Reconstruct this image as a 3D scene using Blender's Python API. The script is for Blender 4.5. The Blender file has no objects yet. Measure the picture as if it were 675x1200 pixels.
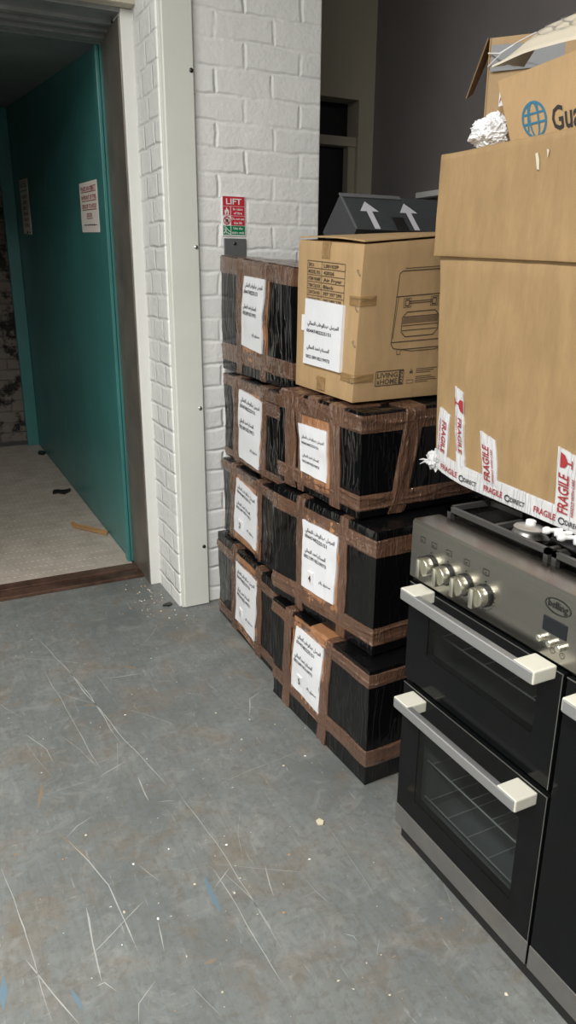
# measured places of the boxes, labels and floor marks (metres)
CAMR = [[0.895473, 0.132556, -0.42492], [-0.445076, 0.279341, -0.850809], [0.005917, 0.950998, 0.30914]]
BX = {'N1': [(1.003, 2.127, 0.0), (1.027, 1.537, 0.0), (1.5466, 1.5581, 0.0), (1.5226, 2.1481, 0.0), (1.003, 2.127, 0.379), (1.027, 1.537, 0.383), (1.5466, 1.5581, 0.383), (1.5226, 2.1481, 0.379)], 'N2': [(1.016, 2.145, 0.384), (1.074, 1.6, 0.388), (1.5911, 1.655, 0.388), (1.5331, 2.2, 0.384), (1.016, 2.145, 0.778), (1.074, 1.6, 0.771), (1.5911, 1.655, 0.771), (1.5331, 2.2, 0.778)], 'N3': [(1.047, 2.165, 0.784), (1.075, 1.7, 0.778), (1.5941, 1.7313, 0.778), (1.5661, 2.1963, 0.784), (1.047, 2.165, 1.095), (1.075, 1.7, 1.088), (1.5941, 1.7313, 1.092), (1.5661, 2.1963, 1.094)], 'AF': [(1.105, 2.165, 1.1), (1.1, 1.8, 1.094), (1.475, 1.7949, 1.1), (1.48, 2.1599, 1.1), (1.113, 2.165, 1.548), (1.118, 1.79, 1.524), (1.493, 1.7849, 1.558), (1.488, 2.1599, 1.57)], 'F1': [(1.074, 2.833, 0.0), (1.056, 2.2, 0.0), (1.5758, 2.1852, 0.0), (1.5938, 2.8182, 0.0), (1.074, 2.833, 0.385), (1.056, 2.2, 0.38), (1.5758, 2.1852, 0.38), (1.5938, 2.8182, 0.385)], 'F2': [(1.105, 2.83, 0.388), (1.078, 2.23, 0.388), (1.5975, 2.2066, 0.388), (1.6245, 2.8066, 0.388), (1.105, 2.83, 0.711), (1.078, 2.23, 0.711), (1.5975, 2.2066, 0.71), (1.6245, 2.8066, 0.711)], 'F3': [(1.122, 2.84, 0.716), (1.108, 2.24, 0.716), (1.6279, 2.2279, 0.716), (1.6419, 2.8279, 0.716), (1.122, 2.84, 1.062), (1.108, 2.24, 1.055), (1.6279, 2.2279, 1.055), (1.6419, 2.8279, 1.062)], 'F4': [(1.148, 2.915, 1.066), (1.15, 2.27, 1.058), (1.71, 2.2717, 1.06), (1.708, 2.9167, 1.066), (1.148, 2.915, 1.516), (1.15, 2.27, 1.468), (1.71, 2.2717, 1.42), (1.708, 2.9167, 1.49)]}
LAB = {'N1': [(0.3169, 0.9149), (0.5983, 0.8951), (0.5661, 0.2632), (0.2601, 0.3034)], 'N2': [(0.3486, 0.8299), (0.6865, 0.821), (0.6556, 0.2387), (0.3391, 0.2454)], 'N3': [(0.303, 0.7108), (0.6405, 0.7162), (0.6506, 0.2118), (0.3206, 0.2188)], 'AF': [(0.1877, 0.6188), (0.7977, 0.6128), (0.807, 0.1794), (0.1812, 0.1778)], 'F1': [(0.3888, 0.8708), (0.7244, 0.8532), (0.6798, 0.1554), (0.3509, 0.1737)], 'F2': [(0.302, 0.8573), (0.6791, 0.8006), (0.655, 0.1162), (0.253, 0.1517)], 'F3': [(0.325, 0.8789), (0.6758, 0.8293), (0.6302, 0.0656), (0.2915, 0.0831)], 'F4': [(0.3822, 0.8569), (0.6634, 0.8566), (0.6175, 0.2373), (0.3331, 0.2708)]}
SCRATCH=[[(0.304, 2.914), (0.402, 2.391), (0.431, 2.06)], [(0.356, 2.661), (0.415, 2.253), (0.502, 1.799)], [(0.283, 2.644), (0.317, 2.219), (0.343, 1.94)], [(0.521, 1.759), (0.553, 1.462), (0.565, 1.149)], [(0.509, 1.436), (0.526, 1.145), (0.527, 1.071)], [(0.022, 1.675), (0.054, 1.462), (0.063, 1.282), (0.067, 1.199)], [(0.042, 1.371), (0.119, 1.169)], [(0.194, 1.704), (0.228, 1.739), (0.273, 1.763)], [(0.197, 1.694), (0.257, 1.499), (0.271, 1.282)], [(0.191, 1.454), (0.183, 1.245)], [(0.16, 2.243), (0.208, 2.132), (0.223, 2.044)], [(0.333, 1.924), (0.419, 1.96)], [(0.435, 1.874), (0.436, 1.754)], [(0.34, 1.534), (0.372, 1.458)], [(0.322, 1.411), (0.171, 1.313)], [(0.227, 1.116), (0.241, 1.158), (0.287, 1.194)], [(0.168, 1.236), (0.186, 1.238), (0.205, 1.207)], [(0.871, 2.031), (0.91, 2.114), (0.963, 2.14)], [(0.631, 1.384), (0.613, 1.289)], [(0.547, 1.417), (0.492, 1.377)], [(0.398, 3.039), (0.434, 3.044)], [(0.476, 2.482), (0.61, 2.451)], [(0.336, 1.337), (0.321, 1.257)]]
STAIN=[[(0.481, 1.427), (0.474, 1.302)], [(0.169, 1.961), (0.142, 1.864)], [(0.176, 1.73), (0.234, 1.605)], [(-0.005, 1.348), (-0.015, 1.269)], [(0.119, 1.255), (0.133, 1.196)], [(0.555, 2.547), (0.612, 2.484)], [(0.394, 1.186), (0.422, 1.184)], [(0.368, 2.333), (0.407, 2.314)], [(0.057, 1.713), (0.07, 1.698)]]
import bpy, bmesh, math, random
from mathutils import Vector, Matrix, noise
C = bpy.context.scene.collection
SC = bpy.context.scene
rnd = random.Random(7)
V = Vector
# ------------------------------------------------------------------ materials
def new_mat(name):
    m = bpy.data.materials.new(name); m.use_nodes = True
    nt = m.node_tree; b = nt.nodes['Principled BSDF']
    return m, nt, b
def lnk(nt, a, b): nt.links.new(a, b)
def nd(nt, t, **kw):
    n = nt.nodes.new(t)
    for k, v in kw.items():
        if k.startswith('i_'):
            key = k[2:]; key = int(key) if key.isdigit() else key.replace('_', ' ')
            n.inputs[key].default_value = v
        else: setattr(n, k, v)
    return n
def ramp(nt, stops):
    r = nt.nodes.new('ShaderNodeValToRGB'); e = r.color_ramp.elements
    while len(e) < len(stops): e.new(.5)
    for i, (p, c) in enumerate(stops):
        e[i].position = p; e[i].color = (*c, 1) if len(c) == 3 else c
    return r
def coords(nt, scale=(1,1,1)):
    t = nd(nt, 'ShaderNodeTexCoord'); mp = nd(nt, 'ShaderNodeMapping')
    mp.inputs['Scale'].default_value = scale
    lnk(nt, t.outputs['Object'], mp.inputs['Vector']); return mp.outputs['Vector']
def simple(name, col, rough=.5, metal=0., spec=.5, noise_amt=.0, nscale=8., bump=0., bscale=60., stretch=(1,1,1), alpha=1., bdist=.002, coat=0.):
    m, nt, b = new_mat(name)
    b.inputs['Base Color'].default_value = (*col, 1); b.inputs['Roughness'].default_value = rough
    b.inputs['Metallic'].default_value = metal; b.inputs['Specular IOR Level'].default_value = spec
    b.inputs['Alpha'].default_value = alpha; b.inputs['Coat Weight'].default_value = coat
    if noise_amt or bump:
        vec = coords(nt, stretch)
    if noise_amt:
        n = nd(nt, 'ShaderNodeTexNoise', i_Scale=nscale, i_Detail=6., i_Roughness=.65)
        lnk(nt, vec, n.inputs['Vector'])
        lo = tuple(max(0, c*(1-noise_amt)) for c in col); hi = tuple(min(1, c*(1+noise_amt)) for c in col)
        r = ramp(nt, [(.3, lo), (.7, hi)]); lnk(nt, n.outputs['Fac'], r.inputs['Fac']); lnk(nt, r.outputs['Color'], b.inputs['Base Color'])
    if bump:
        n2 = nd(nt, 'ShaderNodeTexNoise', i_Scale=bscale, i_Detail=5.); lnk(nt, vec, n2.inputs['Vector'])
        bp = nd(nt, 'ShaderNodeBump', i_Strength=bump, i_Distance=bdist); lnk(nt, n2.outputs['Fac'], bp.inputs['Height']); lnk(nt, bp.outputs['Normal'], b.inputs['Normal'])
    return m
def film(name, col, rough, alpha=1., wr=.6, scale=22., var=0., spec=.5, coat=0.):
    """shiny stretched plastic: mostly taut, with sharp creases that run diagonally across the sheet"""
    m, nt, b = new_mat(name)
    b.inputs['Base Color'].default_value = (*col, 1); b.inputs['Roughness'].default_value = rough; b.inputs['Alpha'].default_value = alpha; b.inputs['Specular IOR Level'].default_value = spec
    b.inputs['Coat Weight'].default_value = coat; b.inputs['Coat Roughness'].default_value = .06
    t = nd(nt, 'ShaderNodeTexCoord'); hs = []
    for k, (rot, sc) in enumerate([((.25, .15, .3), (5, 5, .7)), ((-.7, .4, .9), (6, 6, .8)), ((.9, -.5, 0), (5, 5, .6))]):
        mp = nd(nt, 'ShaderNodeMapping'); mp.inputs['Rotation'].default_value = rot; mp.inputs['Scale'].default_value = sc
        lnk(nt, t.outputs['Object'], mp.inputs['Vector'])
        n = nd(nt, 'ShaderNodeTexNoise', i_Scale=scale*(.22, .26, .34)[k], i_Detail=2., i_Roughness=.5, i_Distortion=.25); lnk(nt, mp.outputs['Vector'], n.inputs['Vector'])
        s1 = nd(nt, 'ShaderNodeMath', operation='SUBTRACT'); s1.inputs[1].default_value = .5; lnk(nt, n.outputs['Fac'], s1.inputs[0])
        s2 = nd(nt, 'ShaderNodeMath', operation='ABSOLUTE'); lnk(nt, s1.outputs[0], s2.inputs[0])
        s3 = nd(nt, 'ShaderNodeMapRange', interpolation_type='SMOOTHSTEP'); s3.inputs['From Min'].default_value = 0; s3.inputs['From Max'].default_value = .03; s3.inputs['To Min'].default_value = 1; s3.inputs['To Max'].default_value = 0
        lnk(nt, s2.outputs[0], s3.inputs['Value']); hs.append(s3.outputs['Result'])
    sw = nd(nt, 'ShaderNodeTexNoise', i_Scale=6., i_Detail=2.); lnk(nt, t.outputs['Object'], sw.inputs['Vector'])
    a1 = nd(nt, 'ShaderNodeMath', operation='ADD'); lnk(nt, hs[0], a1.inputs[0]); lnk(nt, hs[1], a1.inputs[1])
    a2 = nd(nt, 'ShaderNodeMath', operation='ADD'); lnk(nt, a1.outputs[0], a2.inputs[0]); lnk(nt, hs[2], a2.inputs[1])
    a3 = nd(nt, 'ShaderNodeMath', operation='MULTIPLY_ADD'); a3.inputs[1].default_value = 6.; lnk(nt, sw.outputs['Fac'], a3.inputs[0]); lnk(nt, a2.outputs[0], a3.inputs[2])
    bp = nd(nt, 'ShaderNodeBump', i_Strength=wr, i_Distance=.0022); lnk(nt, a3.outputs[0], bp.inputs['Height']); lnk(nt, bp.outputs['Normal'], b.inputs['Normal']); lnk(nt, bp.outputs['Normal'], b.inputs['Coat Normal'])
    if var:
        n = nd(nt, 'ShaderNodeTexNoise', i_Scale=9., i_Detail=4.); lnk(nt, t.outputs['Object'], n.inputs['Vector'])
        r = ramp(nt, [(.35, tuple(c*(1-var) for c in col)), (.68, tuple(min(1, c*(1+var)) for c in col))]); lnk(nt, n.outputs['Fac'], r.inputs['Fac']); lnk(nt, r.outputs['Color'], b.inputs['Base Color'])
    return m
def brick_mat(name, ax, base, mortar, bump=.8, dirt=None, off=(0, 0), row=.092, bw=.24, rough=.55, nb=.012):
    """painted brickwork; ax 'x' -> wall runs along X, 'y' -> along Y"""
    m, nt, b = new_mat(name)
    g = nd(nt, 'ShaderNodeNewGeometry'); s = nd(nt, 'ShaderNodeSeparateXYZ'); lnk(nt, g.outputs['Position'], s.inputs[0])
    cmb = nd(nt, 'ShaderNodeCombineXYZ'); lnk(nt, s.outputs['X' if ax == 'x' else 'Y'], cmb.inputs['X']); lnk(nt, s.outputs['Z'], cmb.inputs['Y'])
    mp = nd(nt, 'ShaderNodeMapping'); mp.inputs['Location'].default_value = (off[0], off[1], 0); lnk(nt, cmb.outputs[0], mp.inputs['Vector'])
    dn = nd(nt, 'ShaderNodeTexNoise', i_Scale=7., i_Detail=3.); lnk(nt, g.outputs['Position'], dn.inputs['Vector'])
    mix = nd(nt, 'ShaderNodeVectorMath', operation='MULTIPLY_ADD'); mix.inputs[1].default_value = (.030, .026, 0); lnk(nt, dn.outputs['Color'], mix.inputs[0]); lnk(nt, mp.outputs['Vector'], mix.inputs[2])
    br = nd(nt, 'ShaderNodeTexBrick', offset=.5, i_Scale=1.); br.inputs['Mortar Size'].default_value = .012; br.inputs['Mortar Smooth'].default_value = 1.
    br.inputs['Brick Width'].default_value = bw; br.inputs['Row Height'].default_value = row; br.inputs['Bias'].default_value = 0
    br.inputs['Color1'].default_value = (*base, 1); br.inputs['Color2'].default_value = (*[c*.95 for c in base], 1); br.inputs['Mortar'].default_value = (*mortar, 1)
    lnk(nt, mix.outputs[0], br.inputs['Vector'])
    col = br.outputs['Color']
    if dirt:
        n = nd(nt, 'ShaderNodeTexNoise', i_Scale=5.5, i_Detail=7., i_Roughness=.7); lnk(nt, g.outputs['Position'], n.inputs['Vector'])
        r = ramp(nt, [(.50, (0, 0, 0)), (.57, (1, 1, 1))]); lnk(nt, n.outputs['Fac'], r.inputs['Fac'])
        mx = nd(nt, 'ShaderNodeMix', data_type='RGBA'); lnk(nt, r.outputs['Color'], mx.inputs[0]); lnk(nt, col, mx.inputs[6]); mx.inputs[7].default_value = (*dirt, 1); col = mx.outputs[2]
    lnk(nt, col, b.inputs['Base Color']); b.inputs['Roughness'].default_value = rough
    n2 = nd(nt, 'ShaderNodeTexNoise', i_Scale=55., i_Detail=6., i_Roughness=.6); lnk(nt, g.outputs['Position'], n2.inputs['Vector'])
    n3 = nd(nt, 'ShaderNodeTexNoise', i_Scale=13., i_Detail=3.); lnk(nt, g.outputs['Position'], n3.inputs['Vector'])
    h1 = nd(nt, 'ShaderNodeMath', operation='MULTIPLY_ADD'); nm = nd(nt, 'ShaderNodeTexNoise', i_Scale=4.5, i_Detail=4.); lnk(nt, g.outputs['Position'], nm.inputs['Vector'])
    rm = ramp(nt, [(.35, (.1, .1, .1)), (.62, (1, 1, 1))]); lnk(nt, nm.outputs['Fac'], rm.inputs['Fac']); mm = nd(nt, 'ShaderNodeMath', operation='MULTIPLY'); lnk(nt, br.outputs['Fac'], mm.inputs[0]); lnk(nt, rm.outputs['Color'], mm.inputs[1])
    h1.inputs[1].default_value = -1.1; lnk(nt, mm.outputs[0], h1.inputs[0])
    sc = nd(nt, 'ShaderNodeMath', operation='MULTIPLY'); sc.inputs[1].default_value = .55; lnk(nt, n2.outputs['Fac'], sc.inputs[0])
    sc3 = nd(nt, 'ShaderNodeMath', operation='MULTIPLY_ADD'); sc3.inputs[1].default_value = .8; lnk(nt, n3.outputs['Fac'], sc3.inputs[0]); lnk(nt, sc.outputs[0], sc3.inputs[2])
    lnk(nt, sc3.outputs[0], h1.inputs[2])
    bp = nd(nt, 'ShaderNodeBump', i_Strength=bump, i_Distance=nb); lnk(nt, h1.outputs[0], bp.inputs['Height']); lnk(nt, bp.outputs['Normal'], b.inputs['Normal'])
    return m

M = {}
M['film'] = film('black_film', (.004, .004, .0045), .11, wr=.42, spec=.5, scale=10)
M['tape'] = film('brown_tape', (.17, .088, .054), .22, alpha=.8, wr=.7, scale=20, var=.15, spec=.6, coat=.9)
M['tape_warm'] = film('warm_brown_tape', (.36, .17, .078), .28, wr=.5, scale=20, var=.15, coat=.5)
M['paper'] = simple('paper', (.74, .75, .78), .5, bump=.5, bscale=9., stretch=(1, 3, 1), bdist=.006)
M['ink'] = simple('ink', (.03, .03, .035), .6)
M['ink_soft'] = simple('printed_ink', (.07, .05, .035), .7)
def cardboard(name, col, amt=.10):
    m, nt, b = new_mat(name)
    vec = coords(nt, (1, 1, .25)); n = nd(nt, 'ShaderNodeTexNoise', i_Scale=26., i_Detail=8., i_Roughness=.75); lnk(nt, vec, n.inputs['Vector'])
    r = ramp(nt, [(.25, tuple(c*(1-amt*1.6) for c in col)), (.75, tuple(c*(1+amt) for c in col))]); lnk(nt, n.outputs['Fac'], r.inputs['Fac'])
    lnk(nt, r.outputs['Color'], b.inputs['Base Color']); b.inputs['Roughness'].default_value = .62; b.inputs['Specular IOR Level'].default_value = .35
    v2 = coords(nt); n2 = nd(nt, 'ShaderNodeTexNoise', i_Scale=6., i_Detail=4.); lnk(nt, v2, n2.inputs['Vector'])
    bp = nd(nt, 'ShaderNodeBump', i_Strength=.35, i_Distance=.012); lnk(nt, n2.outputs['Fac'], bp.inputs['Height']); lnk(nt, bp.outputs['Normal'], b.inputs['Normal'])
    return m
M['card'] = cardboard('brown_cardboard', (.43, .285, .145))
M['card_big'] = cardboard('large_carton_cardboard', (.34, .222, .108), .14)
M['card_edge'] = simple('cut_cardboard_edge', (.30, .2, .11), .8)
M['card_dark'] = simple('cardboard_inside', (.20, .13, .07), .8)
M['packtape'] = simple('clear_brown_tape', (.33, .20, .08), .25, alpha=.5)
M['white_tape'] = film('white_printed_tape', (.62, .62, .63), .25, alpha=.95, wr=.6, scale=16)
M['red_ink'] = simple('red_ink', (.33, .025, .03), .5)
M['sign_red'] = simple('sign_red', (.55, .025, .045), .4)
M['sign_green'] = simple('sign_green', (.0, .2, .075), .4)
M['white_plastic'] = simple('white_plastic', (.8, .8, .8), .35)
M['grey_metal'] = simple('grey_metal_plate', (.16, .165, .17), .45, metal=.3)
M['screw'] = simple('screw_metal', (.55, .55, .53), .3, metal=1)
M['dark_screw'] = simple('dark_screw_metal', (.08, .08, .08), .4, metal=1)
M['teal'] = simple('teal_paint', (.048, .19, .18), .36, noise_amt=.12, nscale=3., bump=.08, bscale=5., bdist=.01)
M['teal_dark'] = simple('dark_ceiling_paint', (.15, .175, .175), .5, noise_amt=.25, nscale=3)
M['jamb'] = simple('brown_grey_steel', (.15, .135, .115), .42, metal=.3, noise_amt=.25, nscale=6)
M['thresh'] = simple('worn_brown_steel', (.15, .085, .06), .38, metal=.55, noise_amt=.6, nscale=9, bump=.2, bscale=40)
M['track'] = simple('track_steel', (.28, .29, .29), .4, metal=.5, noise_amt=.2)
M['trim'] = simple('cream_painted_metal', (.70, .71, .66), .38, noise_amt=.04, nscale=4)
M['plaster'] = simple('white_plaster', (.72, .72, .69), .6, bump=.3, bscale=20., bdist=.004)
M['lintel'] = simple('beige_lintel', (.45, .41, .33), .6, noise_amt=.2)
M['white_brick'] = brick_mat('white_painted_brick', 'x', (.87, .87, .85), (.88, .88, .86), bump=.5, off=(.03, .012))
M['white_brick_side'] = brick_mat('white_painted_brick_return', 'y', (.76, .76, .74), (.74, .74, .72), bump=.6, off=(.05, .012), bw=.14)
M['shaft_brick'] = brick_mat('shaft_brick', 'x', (.20, .17, .145), (.16, .14, .12), bump=.9, dirt=(.02, .017, .015), rough=.8)
M['beige_wall'] = simple('beige_wall_paint', (.42, .39, .305), .6, bump=.1, bscale=8)
M['grey_wall'] = simple('dark_grey_wall_paint', (.20, .182, .182), .6, noise_amt=.08, nscale=2)
M['room_wall'] = simple('room_wall_paint', (.30, .30, .29), .7)
M['ceiling'] = simple('ceiling_paint', (.6, .6, .58), .7)
M['door_glass'] = simple('dark_door_glass', (.006, .008, .010), .12)
M['steel'] = simple('brushed_steel', (.34, .325, .295), .24, metal=1, noise_amt=.07, nscale=40, stretch=(1, .05, 3))
M['steel_dull'] = simple('dull_steel_trim', (.30, .29, .275), .45, metal=.85, noise_amt=.12, nscale=10)
M['knob'] = simple('knob_metal', (.72, .70, .60), .3, metal=1)
M['handle'] = simple('handle_aluminium', (.46, .46, .465), .34, metal=.75)
M['handle_cap'] = simple('handle_end_plastic', (.74, .72, .62), .4, metal=.15)
M['black_gloss'] = simple('black_glass', (.005, .0055, .006), .1, spec=.16)
M['black_enamel'] = simple('black_enamel', (.012, .012, .012), .2)
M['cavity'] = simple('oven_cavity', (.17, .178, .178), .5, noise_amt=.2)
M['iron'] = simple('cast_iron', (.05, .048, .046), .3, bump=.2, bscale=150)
M['cavity_low_brightened'] = simple('oven_cavity_brightened', (.30, .31, .31), .5)  # same liner, colour lightened to stand in for light missing in lower oven
M['notice_paper'] = simple('cream_notice_paper', (.86, .79, .72), .5)
M['wire'] = simple('rack_wire', (.85, .85, .85), .35, metal=.2)
M['plinth'] = simple('black_plinth', (.008, .008, .008), .45)
M['display'] = simple('display_glass', (.01, .012, .016), .1)
M['burner'] = simple('burner_aluminium', (.6, .59, .56), .4, metal=.8)
M['dark_card'] = simple('dark_grey_box_board', (.042, .045, .050), .5, noise_amt=.2, nscale=5)
M['arrow'] = simple('pale_arrow_print', (.52, .52, .56), .5)
M['cyan_ink'] = simple('blue_ink', (.025, .15, .25), .6)
M['crumple'] = simple('crumpled_white_film', (.78, .78, .80), .3, bump=.6, bscale=45., bdist=.01)
M['pattern_paper'] = simple('cream_paper', (.60, .54, .43), .6, bump=.2, bscale=14)
M['line_ink'] = simple('grey_line_print', (.33, .31, .29), .6)
M['dark_bag'] = simple('dark_plastic_sheet', (.025, .025, .027), .25, bump=.5, bscale=25., bdist=.01)
M['brown_scrap'] = simple('brown_card_scrap', (.46, .25, .10), .7)
M['black_scrap'] = simple('black_scrap', (.01, .01, .01), .4)
M['pale_scrap'] = simple('pale_scrap', (.62, .55, .40), .7)
M['blackpaint'] = simple('black_print', (.02, .02, .02), .5)
def glass_mat():
    m, nt, b = new_mat('tinted_oven_glass')
    out = nt.nodes['Material Output']; tr = nd(nt, 'ShaderNodeBsdfTransparent'); tr.inputs[0].default_value = (.60, .62, .62, 1)
    gl = nd(nt, 'ShaderNodeBsdfGlossy'); gl.inputs['Roughness'].default_value = .03
    fr = nd(nt, 'ShaderNodeFresnel', i_IOR=1.45); mx = nd(nt, 'ShaderNodeMixShader')
    ge = nd(nt, 'ShaderNodeNewGeometry'); inv = nd(nt, 'ShaderNodeMath', operation='SUBTRACT'); inv.inputs[0].default_value = 1.; lnk(nt, ge.outputs['Backfacing'], inv.inputs[1])
    mu = nd(nt, 'ShaderNodeMath', operation='MULTIPLY'); lnk(nt, fr.outputs[0], mu.inputs[0]); lnk(nt, inv.outputs[0], mu.inputs[1]); lnk(nt, mu.outputs[0], mx.inputs[0]); lnk(nt, tr.outputs[0], mx.inputs[1]); lnk(nt, gl.outputs[0], mx.inputs[2]); lnk(nt, mx.outputs[0], out.inputs['Surface'])
    return m
M['oven_glass'] = glass_mat()
def floor_mat():
    m, nt, b = new_mat('painted_concrete'); vec = coords(nt)
    def N(scale, detail=6., rough=.6, dist=0., v=None):
        n = nd(nt, 'ShaderNodeTexNoise', i_Scale=scale, i_Detail=detail, i_Roughness=rough, i_Distortion=dist); lnk(nt, v or vec, n.inputs['Vector']); return n.outputs['Fac']
    r = ramp(nt, [(.30, (.112, .125, .125)), (.5, (.162, .175, .172)), (.70, (.222, .227, .213))]); lnk(nt, N(2.2, 9., .68, .4), r.inputs['Fac']); col = r.outputs['Color']
    def over(fac_stops, fac, c, cur, mult=1.):
        rr = ramp(nt, fac_stops); lnk(nt, fac, rr.inputs['Fac']); mu = nd(nt, 'ShaderNodeMath', operation='MULTIPLY'); mu.inputs[1].default_value = mult; lnk(nt, rr.outputs['Color'], mu.inputs[0])
        mx = nd(nt, 'ShaderNodeMix', data_type='RGBA'); lnk(nt, mu.outputs[0], mx.inputs[0]); lnk(nt, cur, mx.inputs[6]); mx.inputs[7].default_value = (*c, 1); return mx.outputs[2]
    z, o = (0, 0, 0), (1, 1, 1)
    col = over([(.50, z), (.68, o)], N(5.5, 8., .72, .6), (.175, .14, .105), col, .85)      # brownish grime
    col = over([(.60, z), (.64, o)], N(21., 4., .6, 1.), (.10, .10, .095), col, .35)       # dark scuffs
    st = coords(nt, (9, 1.2, 1)); col = over([(.66, z), (.70, o)], N(9., 4., .6, .5, st), (.34, .35, .34), col, .5)
    st2 = coords(nt, (1.2, 10, 1)); col = over([(.67, z), (.71, o)], N(8., 4., .6, .5, st2), (.33, .33, .31), col, .4)
    dg_ = nd(nt, 'ShaderNodeMapping'); dg_.inputs['Rotation'].default_value = (0, 0, -.36); dg_.inputs['Scale'].default_value = (14, 1.6, 1); lnk(nt, vec, dg_.inputs['Vector'])
    col = over([(.45, z), (.75, o)], N(4., 7., .7, .4, dg_.outputs['Vector']), (.115, .115, .105), col, .6)
    col = over([(.50, z), (.62, o)], N(48., 6., .7), (.12, .115, .10), col, .5)
    col = over([(.52, z), (.66, o)], N(11., 8., .72, .8), (.30, .305, .29), col, .35)
    col = over([(.74, z), (.76, o)], N(75., 2., .5), (.62, .60, .54), col, .9)             # pale specks
    col = over([(.60, z), (.72, o)], N(1.6, 5., .6), (.17, .20, .22), col, .4)
    lnk(nt, col, b.inputs['Base Color'])
    rr = ramp(nt, [(.3, (.34,)*3), (.7, (.55,)*3)]); lnk(nt, N(4., 6.), rr.inputs['Fac']); lnk(nt, rr.outputs['Color'], b.inputs['Roughness'])
    b.inputs['Specular IOR Level'].default_value = .4
    bp = nd(nt, 'ShaderNodeBump', i_Strength=.15, i_Distance=.004); lnk(nt, N(30., 6.), bp.inputs['Height']); lnk(nt, bp.outputs['Normal'], b.inputs['Normal'])
    return m
M['floor'] = floor_mat()
def tread_mat():
    m, nt, b = new_mat('tread_plate')
    vec = coords(nt); n = nd(nt, 'ShaderNodeTexNoise', i_Scale=7., i_Detail=8., i_Roughness=.7); lnk(nt, vec, n.inputs['Vector'])
    r = ramp(nt, [(.3, (.40, .34, .285)), (.7, (.58, .51, .44))]); lnk(nt, n.outputs['Fac'], r.inputs['Fac']); lnk(nt, r.outputs['Color'], b.inputs['Base Color'])
    b.inputs['Roughness'].default_value = .5; b.inputs['Metallic'].default_value = .1; return m
M['tread'] = tread_mat()
M['scr'] = simple('scratch_pale', (.36, .365, .35), .6)
M['stain_blue'] = simple('stain_blue', (.12, .185, .235), .5)
M['stain_brown'] = simple('stain_brown', (.21, .165, .115), .6)

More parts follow.
